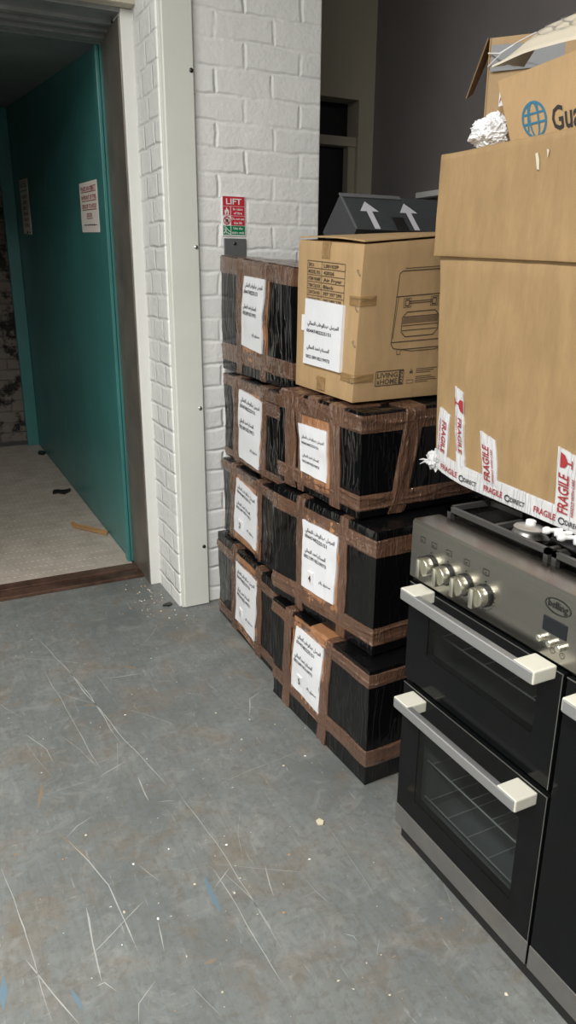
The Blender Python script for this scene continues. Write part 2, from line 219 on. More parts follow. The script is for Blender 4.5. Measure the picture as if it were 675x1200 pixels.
# ------------------------------------------------------------------ mesh helpers
class MB:
    def __init__(s): s.v = []; s.f = []; s.mi = []; s.mat = 0; s.sm = False
    def add(s, vs, fs):
        o = len(s.v); s.v += [V(p) for p in vs]; s.f += [tuple(i+o for i in f) for f in fs]; s.mi += [s.mat]*len(fs)
    def box(s, lo, hi, bev=0.):
        x0, y0, z0 = lo; x1, y1, z1 = hi
        if bev <= 0:
            s.add([(x0,y0,z0),(x1,y0,z0),(x1,y1,z0),(x0,y1,z0),(x0,y0,z1),(x1,y0,z1),(x1,y1,z1),(x0,y1,z1)],
                  [(0,3,2,1),(4,5,6,7),(0,1,5,4),(1,2,6,5),(2,3,7,6),(3,0,4,7)]); return
        bm = bmesh.new(); bmesh.ops.create_cube(bm, size=1)
        for v in bm.verts: v.co = V(((x0+x1)/2+v.co.x*(x1-x0), (y0+y1)/2+v.co.y*(y1-y0), (z0+z1)/2+v.co.z*(z1-z0)))
        bmesh.ops.bevel(bm, geom=bm.edges[:], offset=bev, segments=2, affect='EDGES', profile=.5)
        s.bm(bm)
    def bm(s, bm):
        bm.verts.index_update(); s.add([v.co.copy() for v in bm.verts], [[v.index for v in f.verts] for f in bm.faces]); bm.free()
    def prism(s, poly, d, cap=True):
        """poly: list of 3d points (planar), extruded by vector d"""
        n = len(poly); d = V(d); a = [V(p) for p in poly]; b = [p+d for p in a]
        s.add(a+b, [tuple(reversed(range(n))), tuple(range(n, 2*n))]+[(i, (i+1) % n, n+(i+1) % n, n+i) for i in range(n)])
    def cyl(s, c, axis, r0, r1, h, n=24):
        c = V(c); ax = V(axis).normalized(); t = ax.orthogonal().normalized(); u = ax.cross(t)
        A = [c+(t*math.cos(2*math.pi*i/n)+u*math.sin(2*math.pi*i/n))*r0 for i in range(n)]
        B = [c+ax*h+(t*math.cos(2*math.pi*i/n)+u*math.sin(2*math.pi*i/n))*r1 for i in range(n)]
        s.add(A+B, [tuple(reversed(range(n))), tuple(range(n, 2*n))]+[(i, (i+1) % n, n+(i+1) % n, n+i) for i in range(n)])
    def lathe(s, c, axis, prof, n=24):
        """prof: list of (radius, height along axis)"""
        c = V(c); ax = V(axis).normalized(); t = ax.orthogonal().normalized(); u = ax.cross(t); vs = []; fs = []
        for r, h in prof:
            vs += [c+ax*h+(t*math.cos(2*math.pi*i/n)+u*math.sin(2*math.pi*i/n))*r for i in range(n)]
        for k in range(len(prof)-1):
            fs += [(k*n+i, k*n+(i+1) % n, (k+1)*n+(i+1) % n, (k+1)*n+i) for i in range(n)]
        fs += [tuple(reversed(range(n))), tuple(range((len(prof)-1)*n, len(prof)*n))]
        s.add(vs, fs)
    def tube(s, pts, r, n=8):
        pts = [V(p) for p in pts]; vs = []; fs = []; prev = None
        for i, p in enumerate(pts):
            d = (pts[min(i+1, len(pts)-1)]-pts[max(i-1, 0)]).normalized()
            t = d.orthogonal().normalized() if prev is None else (prev-d*prev.dot(d)).normalized(); prev = t; u = d.cross(t)
            rr = r[i] if isinstance(r, (list, tuple)) else r
            vs += [p+(t*math.cos(2*math.pi*k/n)+u*math.sin(2*math.pi*k/n))*rr for k in range(n)]
        for i in range(len(pts)-1):
            fs += [(i*n+k, i*n+(k+1) % n, (i+1)*n+(k+1) % n, (i+1)*n+k) for k in range(n)]
        fs += [tuple(reversed(range(n))), tuple(range((len(pts)-1)*n, len(pts)*n))]
        s.add(vs, fs)
    def grid(s, fn, na, nb, skirt=None):
        """fn(a,b)->point, a,b in 0..1; skirt(a,b)->point closes the border down to the surface underneath"""
        vs = [fn(i/na, j/nb) for j in range(nb+1) for i in range(na+1)]; w = na+1
        fs = [(j*w+i, j*w+i+1, (j+1)*w+i+1, (j+1)*w+i) for j in range(nb) for i in range(na)]
        if skirt:
            ring = [(i, 0) for i in range(na)]+[(na, j) for j in range(nb)]+[(i, nb) for i in range(na, 0, -1)]+[(0, j) for j in range(nb, 0, -1)]
            o = len(vs); vs += [skirt(i/na, j/nb) for i, j in ring]; k = len(ring)
            fs += [(ring[q][1]*w+ring[q][0], o+q, o+(q+1) % k, ring[(q+1) % k][1]*w+ring[(q+1) % k][0]) for q in range(k)]
        s.add(vs, fs)
ORG = {}
def obj(name, mb, mat, parent=None, smooth=None):
    org = ORG.get(parent.name, V((0,0,0))) if parent else V((0,0,0))
    me = bpy.data.meshes.new(name); me.from_pydata([tuple(p-org) for p in mb.v], [], mb.f)
    for m in (mat if isinstance(mat, (list, tuple)) else [mat]): me.materials.append(M[m])
    if isinstance(mat, (list, tuple)): me.polygons.foreach_set('material_index', mb.mi)
    bm = bmesh.new(); bm.from_mesh(me); bmesh.ops.recalc_face_normals(bm, faces=bm.faces[:]); bm.to_mesh(me); bm.free()
    if smooth:
        me.shade_smooth(); me.set_sharp_from_angle(angle=math.radians(smooth))
    me.update()
    o = bpy.data.objects.new(name, me); C.objects.link(o); ORG[o.name] = org
    if parent: o.parent = parent
    return o
def thing(name, label, cat, loc, group=None):
    o = bpy.data.objects.new(name, None); C.objects.link(o); o.location = loc; o.empty_display_size = .05
    o['label'] = label; o['category'] = cat
    if group: o['group'] = group
    ORG[o.name] = V(loc); return o
def tag(o, label, cat, group=None):
    o['label'] = label; o['category'] = cat
    if group: o['group'] = group
    return o
def struct(name, mb, mat, parent=None, label=None, smooth=None):
    o = obj(name, mb, mat, parent, smooth)
    if not parent: o['kind'] = 'structure'
    if label: o['label'] = label
    return o

# ------------------------------------------------------------------ lettering
_tc = {}
def glyphs(s, off=0.):
    if (s, off) not in _tc:
        cu = bpy.data.curves.new('t', 'FONT'); cu.body = s; cu.size = 1; cu.resolution_u = 2; cu.offset = off
        o = bpy.data.objects.new('t', cu); C.objects.link(o); dg = bpy.context.evaluated_depsgraph_get(); dg.update()
        me = bpy.data.meshes.new_from_object(o.evaluated_get(dg))
        _tc[(s, off)] = ([(v.co.x, v.co.y) for v in me.vertices], [tuple(p.vertices) for p in me.polygons])
        bpy.data.objects.remove(o); bpy.data.curves.remove(cu); bpy.data.meshes.remove(me)
    return _tc[(s, off)]
def text(mb, s, fn, x, y, h, w=None, align='L', bold=0.):
    """fn(a,b)->point. Text with cap height ~h, baseline y, stretched to width w when given"""
    vs, fs = glyphs(s, .018 if bold > .0003 else .008 if bold else 0.)
    if not vs: return
    x0 = min(p[0] for p in vs); x1 = max(p[0] for p in vs)
    sy = h/.72; sx = w/(x1-x0) if w else sy
    ww = (x1-x0)*sx; ox = x-(0 if align == 'L' else ww/2 if align == 'C' else ww)
    mb.add([fn(ox+(p[0]-x0)*sx, y+p[1]*sy) for p in vs], fs)
def stroke(mb, fn, pts, wd):
    """a printed line along 2d points"""
    for (xa, ya), (xb, yb) in zip(pts[:-1], pts[1:]):
        d = math.hypot(xb-xa, yb-ya) or 1e-6; nx, ny = -(yb-ya)/d*wd/2, (xb-xa)/d*wd/2
        k = max(1, int(d/.05)) if d < 20 else 1
        for i in range(k):
            p = [xa+(xb-xa)*i/k, ya+(yb-ya)*i/k]; q = [xa+(xb-xa)*(i+1)/k, ya+(yb-ya)*(i+1)/k]
            mb.add([fn(p[0]+nx, p[1]+ny), fn(p[0]-nx, p[1]-ny), fn(q[0]-nx, q[1]-ny), fn(q[0]+nx, q[1]+ny)], [(0, 1, 2, 3)])
def fill(mb, fn, pts): mb.add([fn(*p) for p in pts], [tuple(range(len(pts)))])
def rect(mb, fn, x0, y0, x1, y1): fill(mb, fn, [(x0, y0), (x1, y0), (x1, y1), (x0, y1)])
def plane_fn(o, ex, ey, off=0.):
    o, ex, ey = V(o), V(ex), V(ey); n = ex.cross(ey).normalized()
    return lambda a, b, k=0.: o+ex*a+ey*b+n*(off+k)
_AR = {'ا': (0xFE8D, 0), 'د': (0xFEA9, 0), 'ر': (0xFEAD, 0), 'و': (0xFEED, 0), 'ب': (0xFE8F, 1), 'ت': (0xFE95, 1), 'ح': (0xFEA1, 1), 'س': (0xFEB1, 1), 'ص': (0xFEB9, 1),
       'ع': (0xFEC9, 1), 'ق': (0xFED5, 1), 'ل': (0xFEDD, 1), 'م': (0xFEE1, 1), 'ن': (0xFEE5, 1), 'ه': (0xFEE9, 1), 'ي': (0xFEF1, 1)}
def arabic(s):
    out = []
    for i, c in enumerate(s):
        if c not in _AR: out.append(c); continue
        b, dual = _AR[c]; pj = i > 0 and s[i-1] in _AR and _AR[s[i-1]][1]; nj = dual and i+1 < len(s) and s[i+1] in _AR
        out.append(chr(b+(3 if pj and nj else 1 if pj else 2 if nj else 0)))
    return ''.join(reversed(out))

# ------------------------------------------------------------------ soft boxes
class WBox:
    """eight corners: far-front, near-front, near-back, far-back, bottom then top; u far->near, v front->back, w up"""
    def __init__(s, c, amp=.004, seed=0, freq=5., rnd_=.006):
        s.c = [V(p) for p in c]; s.amp = amp; s.seed = V((seed*7.3, seed*3.1, seed*1.7)); s.fr = freq; s.r = rnd_
        s.lift = 0.; s.eu = (s.c[1]-s.c[0]).normalized(); s.ev = (s.c[3]-s.c[0]).normalized(); s.ew = V((0, 0, 1))
    def P(s, u, v, w):
        f = lambda q: (q[0]*(1-u)+q[1]*u)*(1-v)+(q[3]*(1-u)+q[2]*u)*v
        p = f(s.c[:4])*(1-w)+f(s.c[4:])*w
        if s.lift and u < .17: p.z += s.lift*(1-u/.17)**2*(1-w)**3
        return p
    def at(s, u, v, w, off=0.):
        e = 1e-4; sg = lambda t: -1 if t < e else 1 if t > 1-e else 0
        a, b, c = sg(u), sg(v), sg(w); n = s.eu*a+s.ev*b+s.ew*c; k = abs(a)+abs(b)+abs(c)
        if n.length: n.normalize()
        p = s.P(u, v, w)
        q = p*s.fr+s.seed
        d = (noise.noise(q)+.5*noise.noise(q*2.3)+.3*noise.noise(q*5.1))*s.amp
        if c == -1: d = -abs(d)*.3 if k > 1 else 0
        if c == 1: d = -abs(d)-.002
        if k > 1: d -= s.r
        o = p+n*(d+off)
        if c == -1: o.z = max(o.z, p.z)
        return o
    def face(s, t, w, off=0.):
        """t: <0 far side, 0..1 front, 1..2 near side; w>1 goes over the top"""
        u, v = (0, -t) if t < 0 else (t, 0) if t <= 1 else (1, t-1)
        if w > 1:
            if t <= 1 and t >= 0: v = w-1
            elif t > 1: u = 1-(w-1)
            w = 1
        return s.at(u, v, w, off)
    n = 24
    def body(s):
        mb = MB(); ids = {}; N = s.n
        def vid(i, j, k):
            if (i, j, k) not in ids:
                ids[(i, j, k)] = len(mb.v); mb.v.append(s.at(i/N, j/N, k/N))
            return ids[(i, j, k)]
        def fc(g):
            for a in range(N):
                for b in range(N):
                    mb.f.append((vid(*g(a, b)), vid(*g(a+1, b)), vid(*g(a+1, b+1)), vid(*g(a, b+1)))); mb.mi.append(0)
        for k in (0, N):
            fc(lambda a, b: (a, b, k)); fc(lambda a, b: (a, k, b)); fc(lambda a, b: (k, a, b))
        return mb
    def patch(s, mb, quad, off=.002, jag=0., crease=1.):
        """quad: TL,TR,BR,BL in (t,w); strips bend round the corner edges"""
        (ax, ay), (bx, by), (cx, cy), (dx, dy) = quad
        lo, hi = (ax+dx)/2, (bx+cx)/2; wl, wh = (dy+cy)/2, (ay+by)/2; G = s.n
        def lines(p, q):
            k = [p]+[i/G for i in range(math.floor(p*G)+1, math.ceil(q*G)) if i/G-p > .004 and q-i/G > .004]+[q]
            return [(x-p)/(q-p) for x in k]
        def dense(k, n):
            m_ = max(1, math.ceil(n/max(1, len(k)-1))); return [k[i]+(k[i+1]-k[i])*j/m_ for i in range(len(k)-1) for j in range(m_)]+[1.]
        ts, ws = dense(lines(lo, hi), 26), dense(lines(wl, wh), 26)
        LT, LW = (hi-lo)*(s.c[1]-s.c[0]).length, (wh-wl)*(s.c[4]-s.c[0]).length; longw = LW > LT
        sd = rnd.random()*50
        def q(a, b):
            j = jag*noise.noise(V((a*3.5, b*3.5, sd)))
            t = (ax*(1-a)+bx*a)*b+(dx*(1-a)+cx*a)*(1-b); w = (ay*(1-a)+by*a)*b+(dy*(1-a)+cy*a)*(1-b)
            edge_t = a in (0, 1); edge_w = b in (0, 1)
            if edge_t: t += j
            if edge_w and 0 < w+j < 1 or edge_w and w > 1: w += j
            if abs(t-1) < 1e-5: t = 1.
            if abs(w-1) < 1e-5: w = 1.
            return t, w
        na, nb = len(ts)-1, len(ws)-1
        def ridge(a, b):
            p, c = (b*LW, a*LT) if longw else (a*LT, b*LW)
            n1 = 1-abs(noise.noise(V((p*5, c*32+p*3, sd)))); n2 = 1-abs(noise.noise(V((p*9, c*60-p*8, sd+9))))
            e = min(1, 8*min(a, 1-a, b, 1-b)+.15)
            if q(a, b)[1] > .99: return 0
            return crease*(n1**8*.0045+n2**8*.0022)*e
        def f(a, b):
            a, b = ts[round(a*na)], ws[round(b*nb)]; return s.face(*q(a, b), off+ridge(a, b))
        g = lambda a, b: s.face(*q(ts[round(a*na)], ws[round(b*nb)]), -.003)
        mb.grid(f, na, nb, g)
    def strip(s, name, mat, parent, t0, t1, w0, w1, off=.002, jag=.004, quad=None):
        mb = MB(); s.patch(mb, quad or [(t0, w1), (t1, w1), (t1, w0), (t0, w0)], off, jag); return obj(name, mb, mat, parent, 50)
    def quadfn(s, quad, off):
        (ax, ay), (bx, by), (cx, cy), (dx, dy) = quad
        def fn(a, b, k=0.):
            return s.face((ax*(1-a)+bx*a)*b+(dx*(1-a)+cx*a)*(1-b), (ay*(1-a)+by*a)*b+(dy*(1-a)+cy*a)*(1-b), off+k)
        return fn

# ================================================================== SETTING
m = MB(); m.box((-4, -3, -.1), (2.65, 7.2, 0))
m.mat = 1
def ground(pts, wd, z, mi):
    m.mat = mi; n = len(pts)
    # resample with a little wobble and taper
    P = []
    for (xa, ya), (xb, yb) in zip(pts[:-1], pts[1:]):
        d = math.hypot(xb-xa, yb-ya); k = max(2, int(d/.03))
        P += [(xa+(xb-xa)*i/k, ya+(yb-ya)*i/k) for i in range(k)]
    P.append(pts[-1]); sd = rnd.random()*90
    Q = []
    for i, (x, y) in enumerate(P):
        j = min(i+1, len(P)-1); l = max(i-1, 0); dx, dy = P[j][0]-P[l][0], P[j][1]-P[l][1]; L = math.hypot(dx, dy) or 1; nx, ny = -dy/L, dx/L
        wob = .006*noise.noise(V((x*9, y*9, sd))); wv = wd*(.45+.9*abs(noise.noise(V((x*22, y*22, sd+4)))))*(min(1, 6*min(i, len(P)-1-i)/len(P)+.15))
        Q.append(((x+nx*(wob+wv/2), y+ny*(wob+wv/2), z), (x+nx*(wob-wv/2), y+ny*(wob-wv/2), z)))
    m.add([p for q in Q for p in q], [(2*i, 2*i+1, 2*i+3, 2*i+2) for i in range(len(Q)-1)])
for l in SCRATCH: ground(l, rnd.choice((.0028, .004, .0055)), .0004, 1)
for i, l in enumerate(STAIN): ground(l, (.014, .02, .008, .022, .014, .02, .022, .018, .014)[i], .0003, 2 if i in (0, 3, 4) else 3)
for k in range(70):
    x, y = rnd.uniform(-.6, 1.0), rnd.uniform(.7, 3.1); a = rnd.gauss(1.9, .5); L = rnd.uniform(.03, .3)
    ground([(x, y), (x+math.cos(a)*L*.5+rnd.uniform(-.01, .01), y+math.sin(a)*L*.5), (x+math.cos(a)*L, y+math.sin(a)*L)], rnd.uniform(.001, .0025), .0004, 1)
struct('floor', m, ['floor', 'scr', 'stain_blue', 'stain_brown'], label='grey painted concrete floor with pale scratches and brown stains')
m = MB(); m.box((-4, -3, 3.4), (2.65, 7.2, 3.5)); struct('ceiling', m, 'ceiling')
m = MB(); m.box((-4.1, -3, 0), (-4, 3.37, 3.4)); struct('wall_left', m, 'room_wall')
m = MB(); m.box((-4.1, -3.1, 0), (2.65, -3, 3.4)); struct('wall_front', m, 'room_wall')
m = MB(); m.box((2.53, -3, 0), (2.65, 4.3, 3.4)); struct('wall_right', m, 'grey_wall', label='dark grey wall behind the boxes')
# white ledge on the grey wall
m = MB(); m.box((2.47, 2.6, 1.822), (2.53, 3.47, 1.85), .003); struct('trim_3', m, 'plaster', label='thin white ledge on the dark grey wall')
# brick pier right of the lift, with its return towards the lift door
def rough_wall(fn, na, nb, amp, seed):
    mb = MB(); mb.grid(fn, na, nb); return mb
m = MB()
m.mat = 0; m.box((.932, 2.95, 0), (1.61, 3.9, 3.4), .006)
pier = struct('wall_pier', m, ['white_brick'], label='white painted brick pier right of the lift')
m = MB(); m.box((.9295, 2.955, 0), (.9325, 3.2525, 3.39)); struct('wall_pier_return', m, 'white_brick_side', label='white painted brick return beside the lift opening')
m = MB(); m.box((.93, 3.9, 0), (1.61, 7.2, 3.4)); struct('wall_lift_side', m, 'room_wall')
# wall left of and above the lift opening
m = MB(); m.box((-4.1, 3.2, 0), (-.55, 3.37, 3.4)); struct('wall_lift_left', m, 'plaster')
m = MB(); m.box((-.55, 3.2, 2.45), (.932, 3.37, 3.4)); struct('wall_lift_header', m, 'plaster', label='painted wall above the lift opening')
m = MB(); m.box((-.55, 3.19, 2.415), (.965, 3.25, 2.455), .003); struct('trim_4', m, 'lintel', label='beige lintel edge over the lift opening')
m = MB(); m.box((-.55, 3.25, 2.40), (.89, 3.37, 2.45)); struct('trim_5', m, 'track', label='grey steel soffit over the lift opening')
# white plaster nib between jamb and brick return
m = MB(); m.box((.884, 3.2485, 0), (.934, 3.36, 2.415), .004); struct('trim_2', m, 'plaster', label='white plaster strip beside the lift door jamb')
# cream metal corner guard
m = MB(); m.box((.946, 2.928, .003), (1.062, 2.953, 2.9), .003); m.box((.936, 2.934, .003), (.948, 2.975, 2.9), .002)
g = struct('trim_1', m, 'trim', label='cream painted metal corner guard with screw holes')
for z, x, mt in ((2.155, 1.052, 'dark_screw'), (1.541, 1.050, 'screw'), (.903, 1.046, 'screw'), (.283, 1.044, 'dark_screw')):
    m = MB(); m.lathe((x, 2.9285, z), (0, -1, 0), [(.008, 0), (.008, .003), (.004, .006)], 14); obj('screw', m, mt, g, 40)
# lift doorway: jamb, track, threshold
m = MB()
m.box((.878, 3.26, 0), (.905, 3.555, 2.39), .003)
dj = struct('door_2', m, 'jamb', label='brown grey steel jamb of the open lift doorway')
m = MB(); m.box((-.55, 3.37, 2.385), (.878, 3.40, 2.43)); m.box((-.55, 3.43, 2.375), (.878, 3.455, 2.43)); m.box((-.55, 3.49, 2.365), (.878, 3.55, 2.43)); obj('door_track', m, 'track', dj)
m = MB(); m.box((-.55, 3.36, 0.001), (.878, 3.432, .018), .002); m.box((-.55, 3.450, 0.001), (.878, 3.522, .020), .002); m.box((-.55, 3.432, 0.0008), (.878, 3.45, .003)); obj('threshold', m, 'thresh', dj)
# lift shaft behind the open rear of the car
m = MB(); m.box((-1.6, 6.86, 0), (.93, 7.0, 3.4)); struct('wall_shaft', m, 'shaft_brick', label='dirty bare brick shaft wall behind the lift car')
# rear wall with dark glazed door and fanlight
m = MB(); Y0, Y1 = 4.0, 4.14
m.box((1.6, Y0, 2.372), (2.53, Y1, 3.4)); m.box((2.43, Y0, 0), (2.53, Y1, 2.372)); m.box((1.6, Y0, 0), (1.72, Y1, 2.372))
struct('wall_back', m, 'beige_wall', label='beige wall with a dark glazed door')
m = MB(); m.box((2.385, 4.03, 0), (2.43, 4.12, 2.15)); m.box((1.72, 4.03, 0), (1.76, 4.12, 2.15)); m.box((1.72, 4.02, 2.135), (2.43, 4.13, 2.185), .004)
d1 = struct('door_1', m, 'beige_wall', label='beige framed door with dark glass and a fanlight above')
m = MB(); m.box((1.76, 4.085, .01), (2.385, 4.095, 2.135)); obj('glass', m, 'door_glass', d1)
m = MB(); m.box((1.72, 4.125, 2.185), (2.43, 4.135, 2.372)); obj('fanlight', m, 'door_glass', d1)

# ================================================================== LIFT CAR
car = thing('lift_car', 'open goods lift with teal painted steel side and tread plate floor', 'lift', (.15, 3.55, 0))
Z = lambda y: 2.36+(y-3.55)*.088
for y0, y1 in ((3.56, 5.16), (5.163, 6.6)):
    m = MB(); m.prism([(.87, y0, .014), (.87, y1, .014), (.87, y1, Z(y1)), (.87, y0, Z(y0))], (.03, 0, 0)); obj('wall_panel', m, 'teal', car)
m = MB(); m.box((.852, 3.56, .014), (.868, 3.612, 2.36), .003); obj('front_post', m, 'teal', car)
m = MB(); m.box((.775, 6.57, .014), (.869, 6.62, Z(6.57)), .003); obj('rear_post', m, 'teal', car)
m = MB(); m.prism([(-.55, 3.56, 2.36), (.90, 3.56, 2.36), (.90, 6.62, Z(6.62)), (-.55, 6.62, Z(6.62))], (0, 0, .03)); obj('ceiling_panel', m, 'teal_dark', car)
m = MB(); m.box((-.58, 3.56, .014), (-.55, 6.62, 2.36)); obj('wall_panel', m, 'teal', car)
m = MB(); m.box((-.55, 3.54, .001), (.868, 6.62, .0135))
for i in range(62):                                         # raised tread bars, alternating directions
    for j in range(34):
        x = .30+i*.0095*1.0; y = 3.6+j*.09
        if i % 2: y += .045
        x = .02+i*.0138; a = .6 if i % 2 else -.6
        if x > .85: continue
        c, s_ = math.cos(a), math.sin(a); L, w = .0085, .0022
        m.add([(x+c*L, y+s_*L, .0136), (x-s_*w, y+c*w, .0136), (x-c*L, y-s_*L, .0136), (x+s_*w, y-c*w, .0136), (x, y, .0152)], [(0, 1, 4), (1, 2, 4), (2, 3, 4), (3, 0, 4)])
obj('floor_plate', m, 'tread', car)
m = MB(); m.box((.866, 3.622, 1.29), (.8705, 3.66, 1.665), .001); m.box((.866, 3.60, 1.78), (.8705, 3.63, 1.86), .001); obj('sensor_strip', m, 'grey_metal', car)

def notice(name, label, x, ya, yb, z0, z1, lean):
    """paper stuck to the car side; ya far edge, yb near edge"""
    t = thing(name, label, 'notice', (x, (ya+yb)/2, z0))
    ex = V((0, yb-ya, lean)); ey = V((0, 0, z1-z0)); fn0 = plane_fn((x-.0005, ya, z0), ex, ey)
    fn = lambda a, b, k=0.: fn0(a, b)+V((-1, 0, 0))*(.001+k+.003*abs(noise.noise(V((a*3, b*2, z1)))))
    m = MB(); m.grid(fn, 6, 10, lambda a, b: fn0(a, b)); obj('sheet', m, 'notice_paper', t, 50)
    return t, fn
t, fn = notice('paper_notice', 'white notice with red underlined capitals on the teal lift wall, nearer the doorway', .87, 4.15, 3.765, 1.640, 1.872, -.015)
m = MB()
for i, (s, w) in enumerate((('PLACE AN OBJECT', .84), ('IN FRONT OF THIS', .84), ('SENSOR TO HOLD', .82), ('DOOR.', .3))):
    y = .83-i*.175; text(m, s, lambda a, b: fn(a, b, .001), .52, y, .085, w, 'C', .006); rect(m, lambda a, b: fn(a, b, .001), .52-w/2, y-.035, .52+w/2, y-.02)
obj('lettering', m, 'red_ink', t)
m = MB(); rect(m, lambda a, b: fn(a, b, .001), .15, .14, .9, .155)
for k in range(5): rect(m, lambda a, b: fn(a, b, .001), .25+k*.12, .125, .28+k*.12, .17)
obj('printed_rule', m, 'ink', t)
t, fn = notice('paper_notice', 'narrow-looking white notice headed in black, far end of the teal lift wall', .87, 6.25, 5.87, 1.715, 2.085, -.02)
m = MB(); f1 = lambda a, b: fn(a, b, .001)
text(m, 'NOTICE', f1, .5, .86, .075, .78, 'C', .008); rect(m, f1, .08, .79, .92, .80); rect(m, f1, .08, .955, .92, .965)
rect(m, f1, .40, .015, .58, .05); rect(m, f1, .78, .015, .9, .05); obj('heading', m, 'ink', t)
m = MB()
for i, (s, w) in enumerate((('CLOSE THE', .62), ('DOOR', .46), ('GENTLY', .62), ('WITHIN', .6), ('TWENTY', .66), ('SECONDS', .6))):
    text(m, s, f1, .5, .66-i*.105, .06, w, 'C', .006)
obj('lettering', m, 'red_ink', t)
def scrap(name, label, cat, pts, z, h, mat, curl=0., sd=0):
    """irregular torn scrap lying on a floor"""
    cx = sum(p[0] for p in pts)/len(pts); cy = sum(p[1] for p in pts)/len(pts); m = MB(); n = len(pts)
    zz = lambda p: z+curl*abs(noise.noise(V((p[0]*40, p[1]*40, sd))))
    m.add([(x, y, zz((x, y))+h) for x, y in pts]+[(x, y, zz((x, y))) for x, y in pts], [tuple(range(n)), tuple(reversed(range(n, 2*n)))]+[(i, (i+1) % n, n+(i+1) % n, n+i) for i in range(n)])
    return tag(obj(name, m, mat), label, cat)
scrap('card_scrap', 'torn brown card scrap on the lift floor near the teal wall', 'scrap', [(.70, 4.22), (.76, 4.12), (.845, 4.00), (.862, 4.05), (.815, 4.13), (.735, 4.26), (.715, 4.33), (.70, 4.30)], .0175, .003, 'brown_scrap', .01, 3)
scrap('plastic_scrap', 'crumpled black scrap on the lift floor beside the teal wall', 'scrap', [(.71, 4.97), (.745, 4.98), (.78, 4.93), (.83, 4.99), (.84, 5.03), (.79, 5.0), (.75, 5.03), (.72, 5.01)], .0175, .012, 'black_scrap', .01, 5)
scrap('plastic_scrap', 'tiny black scrap at the far end of the lift floor', 'scrap', [(.80, 6.20), (.83, 6.15), (.86, 6.19), (.85, 6.26), (.82, 6.27)], .0175, .012, 'black_scrap', .01, 6)
scrap('card_chip', 'small pale chip of card lying alone on the grey floor', 'scrap', [(.823, 1.452), (.836, 1.446), (.845, 1.458), (.838, 1.472), (.826, 1.468)], .0006, .004, 'pale_scrap', .002, 7)
scrap('plastic_scrap', 'small black scrap on the grey floor by the corner guard', 'scrap', [(.86, 2.99), (.885, 2.975), (.905, 2.99), (.90, 3.01), (.875, 3.005)], .0006, .006, 'black_scrap', .004, 8)
m = MB()
for k in range(150):                                        # crumbs, grit and paint flakes
    if k < 60: x, y = rnd.gauss(.84, .07), rnd.gauss(3.08, .12)
    else: x, y = rnd.uniform(-.7, 1.0), rnd.uniform(.6, 3.3)
    if x > .92 and y > 2.9: continue
    if x > .96: continue
    r = rnd.uniform(.0015, .005); n = 5; a0 = rnd.random()*6
    m.mat = rnd.choice((0, 0, 1, 2)); P = [(x+math.cos(a0+i*6.283/n)*r*rnd.uniform(.5, 1.4), y+math.sin(a0+i*6.283/n)*r*rnd.uniform(.5, 1.4)) for i in range(n)]
    m.add([(*p, .0005) for p in P]+[(x, y, .0005+r*.7)], [(i, (i+1) % n, n) for i in range(n)])
o = obj('floor_debris', m, ['pale_scrap', 'brown_scrap', 'white_plastic']); o['kind'] = 'stuff'; tag(o, 'scattered crumbs and paint flakes on the grey floor', 'debris')

# ================================================================== SIGN AND PLATE ON THE PIER
def sign():
    X0, X1, Z0, Z1 = 1.170, 1.270, 1.587, 1.737; W, H = X1-X0, Z1-Z0
    t = thing('lift_sign', 'red and green LIFT fire notice on the white brick pier', 'sign', (X0, 2.945, Z0))
    fn0 = plane_fn((X0, 2.9445, Z0), (W, 0, 0), (0, 0, H)); fn = lambda a, b, k=.0006: fn0(a, b)+V((0, -k, 0))
    m = MB(); m.box((X0, 2.9445, Z0), (X1, 2.951, Z1), .001); obj('board', m, 'white_plastic', t)
    m = MB(); rect(m, fn, .03, .745, .97, .98); rect(m, fn, .03, .51, .345, .735); rect(m, fn, .375, .51, .97, .735); rect(m, fn, .375, .265, .97, .50); obj('red_panel', m, 'sign_red', t)
    m = MB(); rect(m, fn, .03, .03, .345, .255); rect(m, fn, .375, .03, .97, .255); obj('green_panel', m, 'sign_green', t)
    f2 = lambda a, b: fn(a, b, .0012)
    m = MB(); text(m, 'LIFT', f2, .5, .79, .145, .66, 'C', .014)
    for s, y, w in (('In case', .645, .42), ('of fire', .545, .36), ('Do not use', .405, .54), ('this lift', .30, .36), ('Use the', .165, .40), ('stairs only', .06, .54)): text(m, s, f2, .67, y, .062, w, 'C', .006)
    obj('lettering', m, 'white_plastic', t)
    m = MB(); fill(m, f2, [(.12, .54), (.09, .60), (.12, .66), (.15, .63), (.18, .72), (.24, .65), (.255, .67), (.29, .60), (.26, .54), (.22, .54), (.22, .60), (.19, .62), (.165, .54)]); rect(m, f2, .08, .52, .30, .535)
    for c in ((.10, .225, .025),): fill(m, f2, [(c[0]+c[2]*math.cos(i*.785), c[1]+c[2]*.7*math.sin(i*.785)) for i in range(8)])
    stroke(m, f2, [(.10, .19), (.13, .13), (.09, .09), (.06, .06)], .03); stroke(m, f2, [(.13, .13), (.17, .10), (.17, .06)], .03); stroke(m, f2, [(.06, .16), (.11, .18), (.17, .15)], .022); stroke(m, f2, [(.14, .22), (.22, .16), (.33, .10)], .022); stroke(m, f2, [(.2, .09), (.26, .06), (.33, .05)], .02)
    obj('pictogram', m, 'white_plastic', t)
    m = MB(); R = lambda r, n=24: [(.19+r*math.cos(i*6.2832/n), .385+r*.68*math.sin(i*6.2832/n)) for i in range(n+1)]
    stroke(m, f2, R(.135), .032); stroke(m, f2, [(.10, .45), (.28, .32)], .03); obj('ban_symbol', m, 'sign_red', t)
    m = MB(); rect(m, f2, .13, .33, .18, .43); rect(m, f2, .20, .33, .25, .43); obj('ban_figure', m, 'ink', t)
sign()
t = thing('metal_plate', 'small grey metal plate under the LIFT sign, behind the top taped box', 'plate', (1.175, 2.945, 1.45))
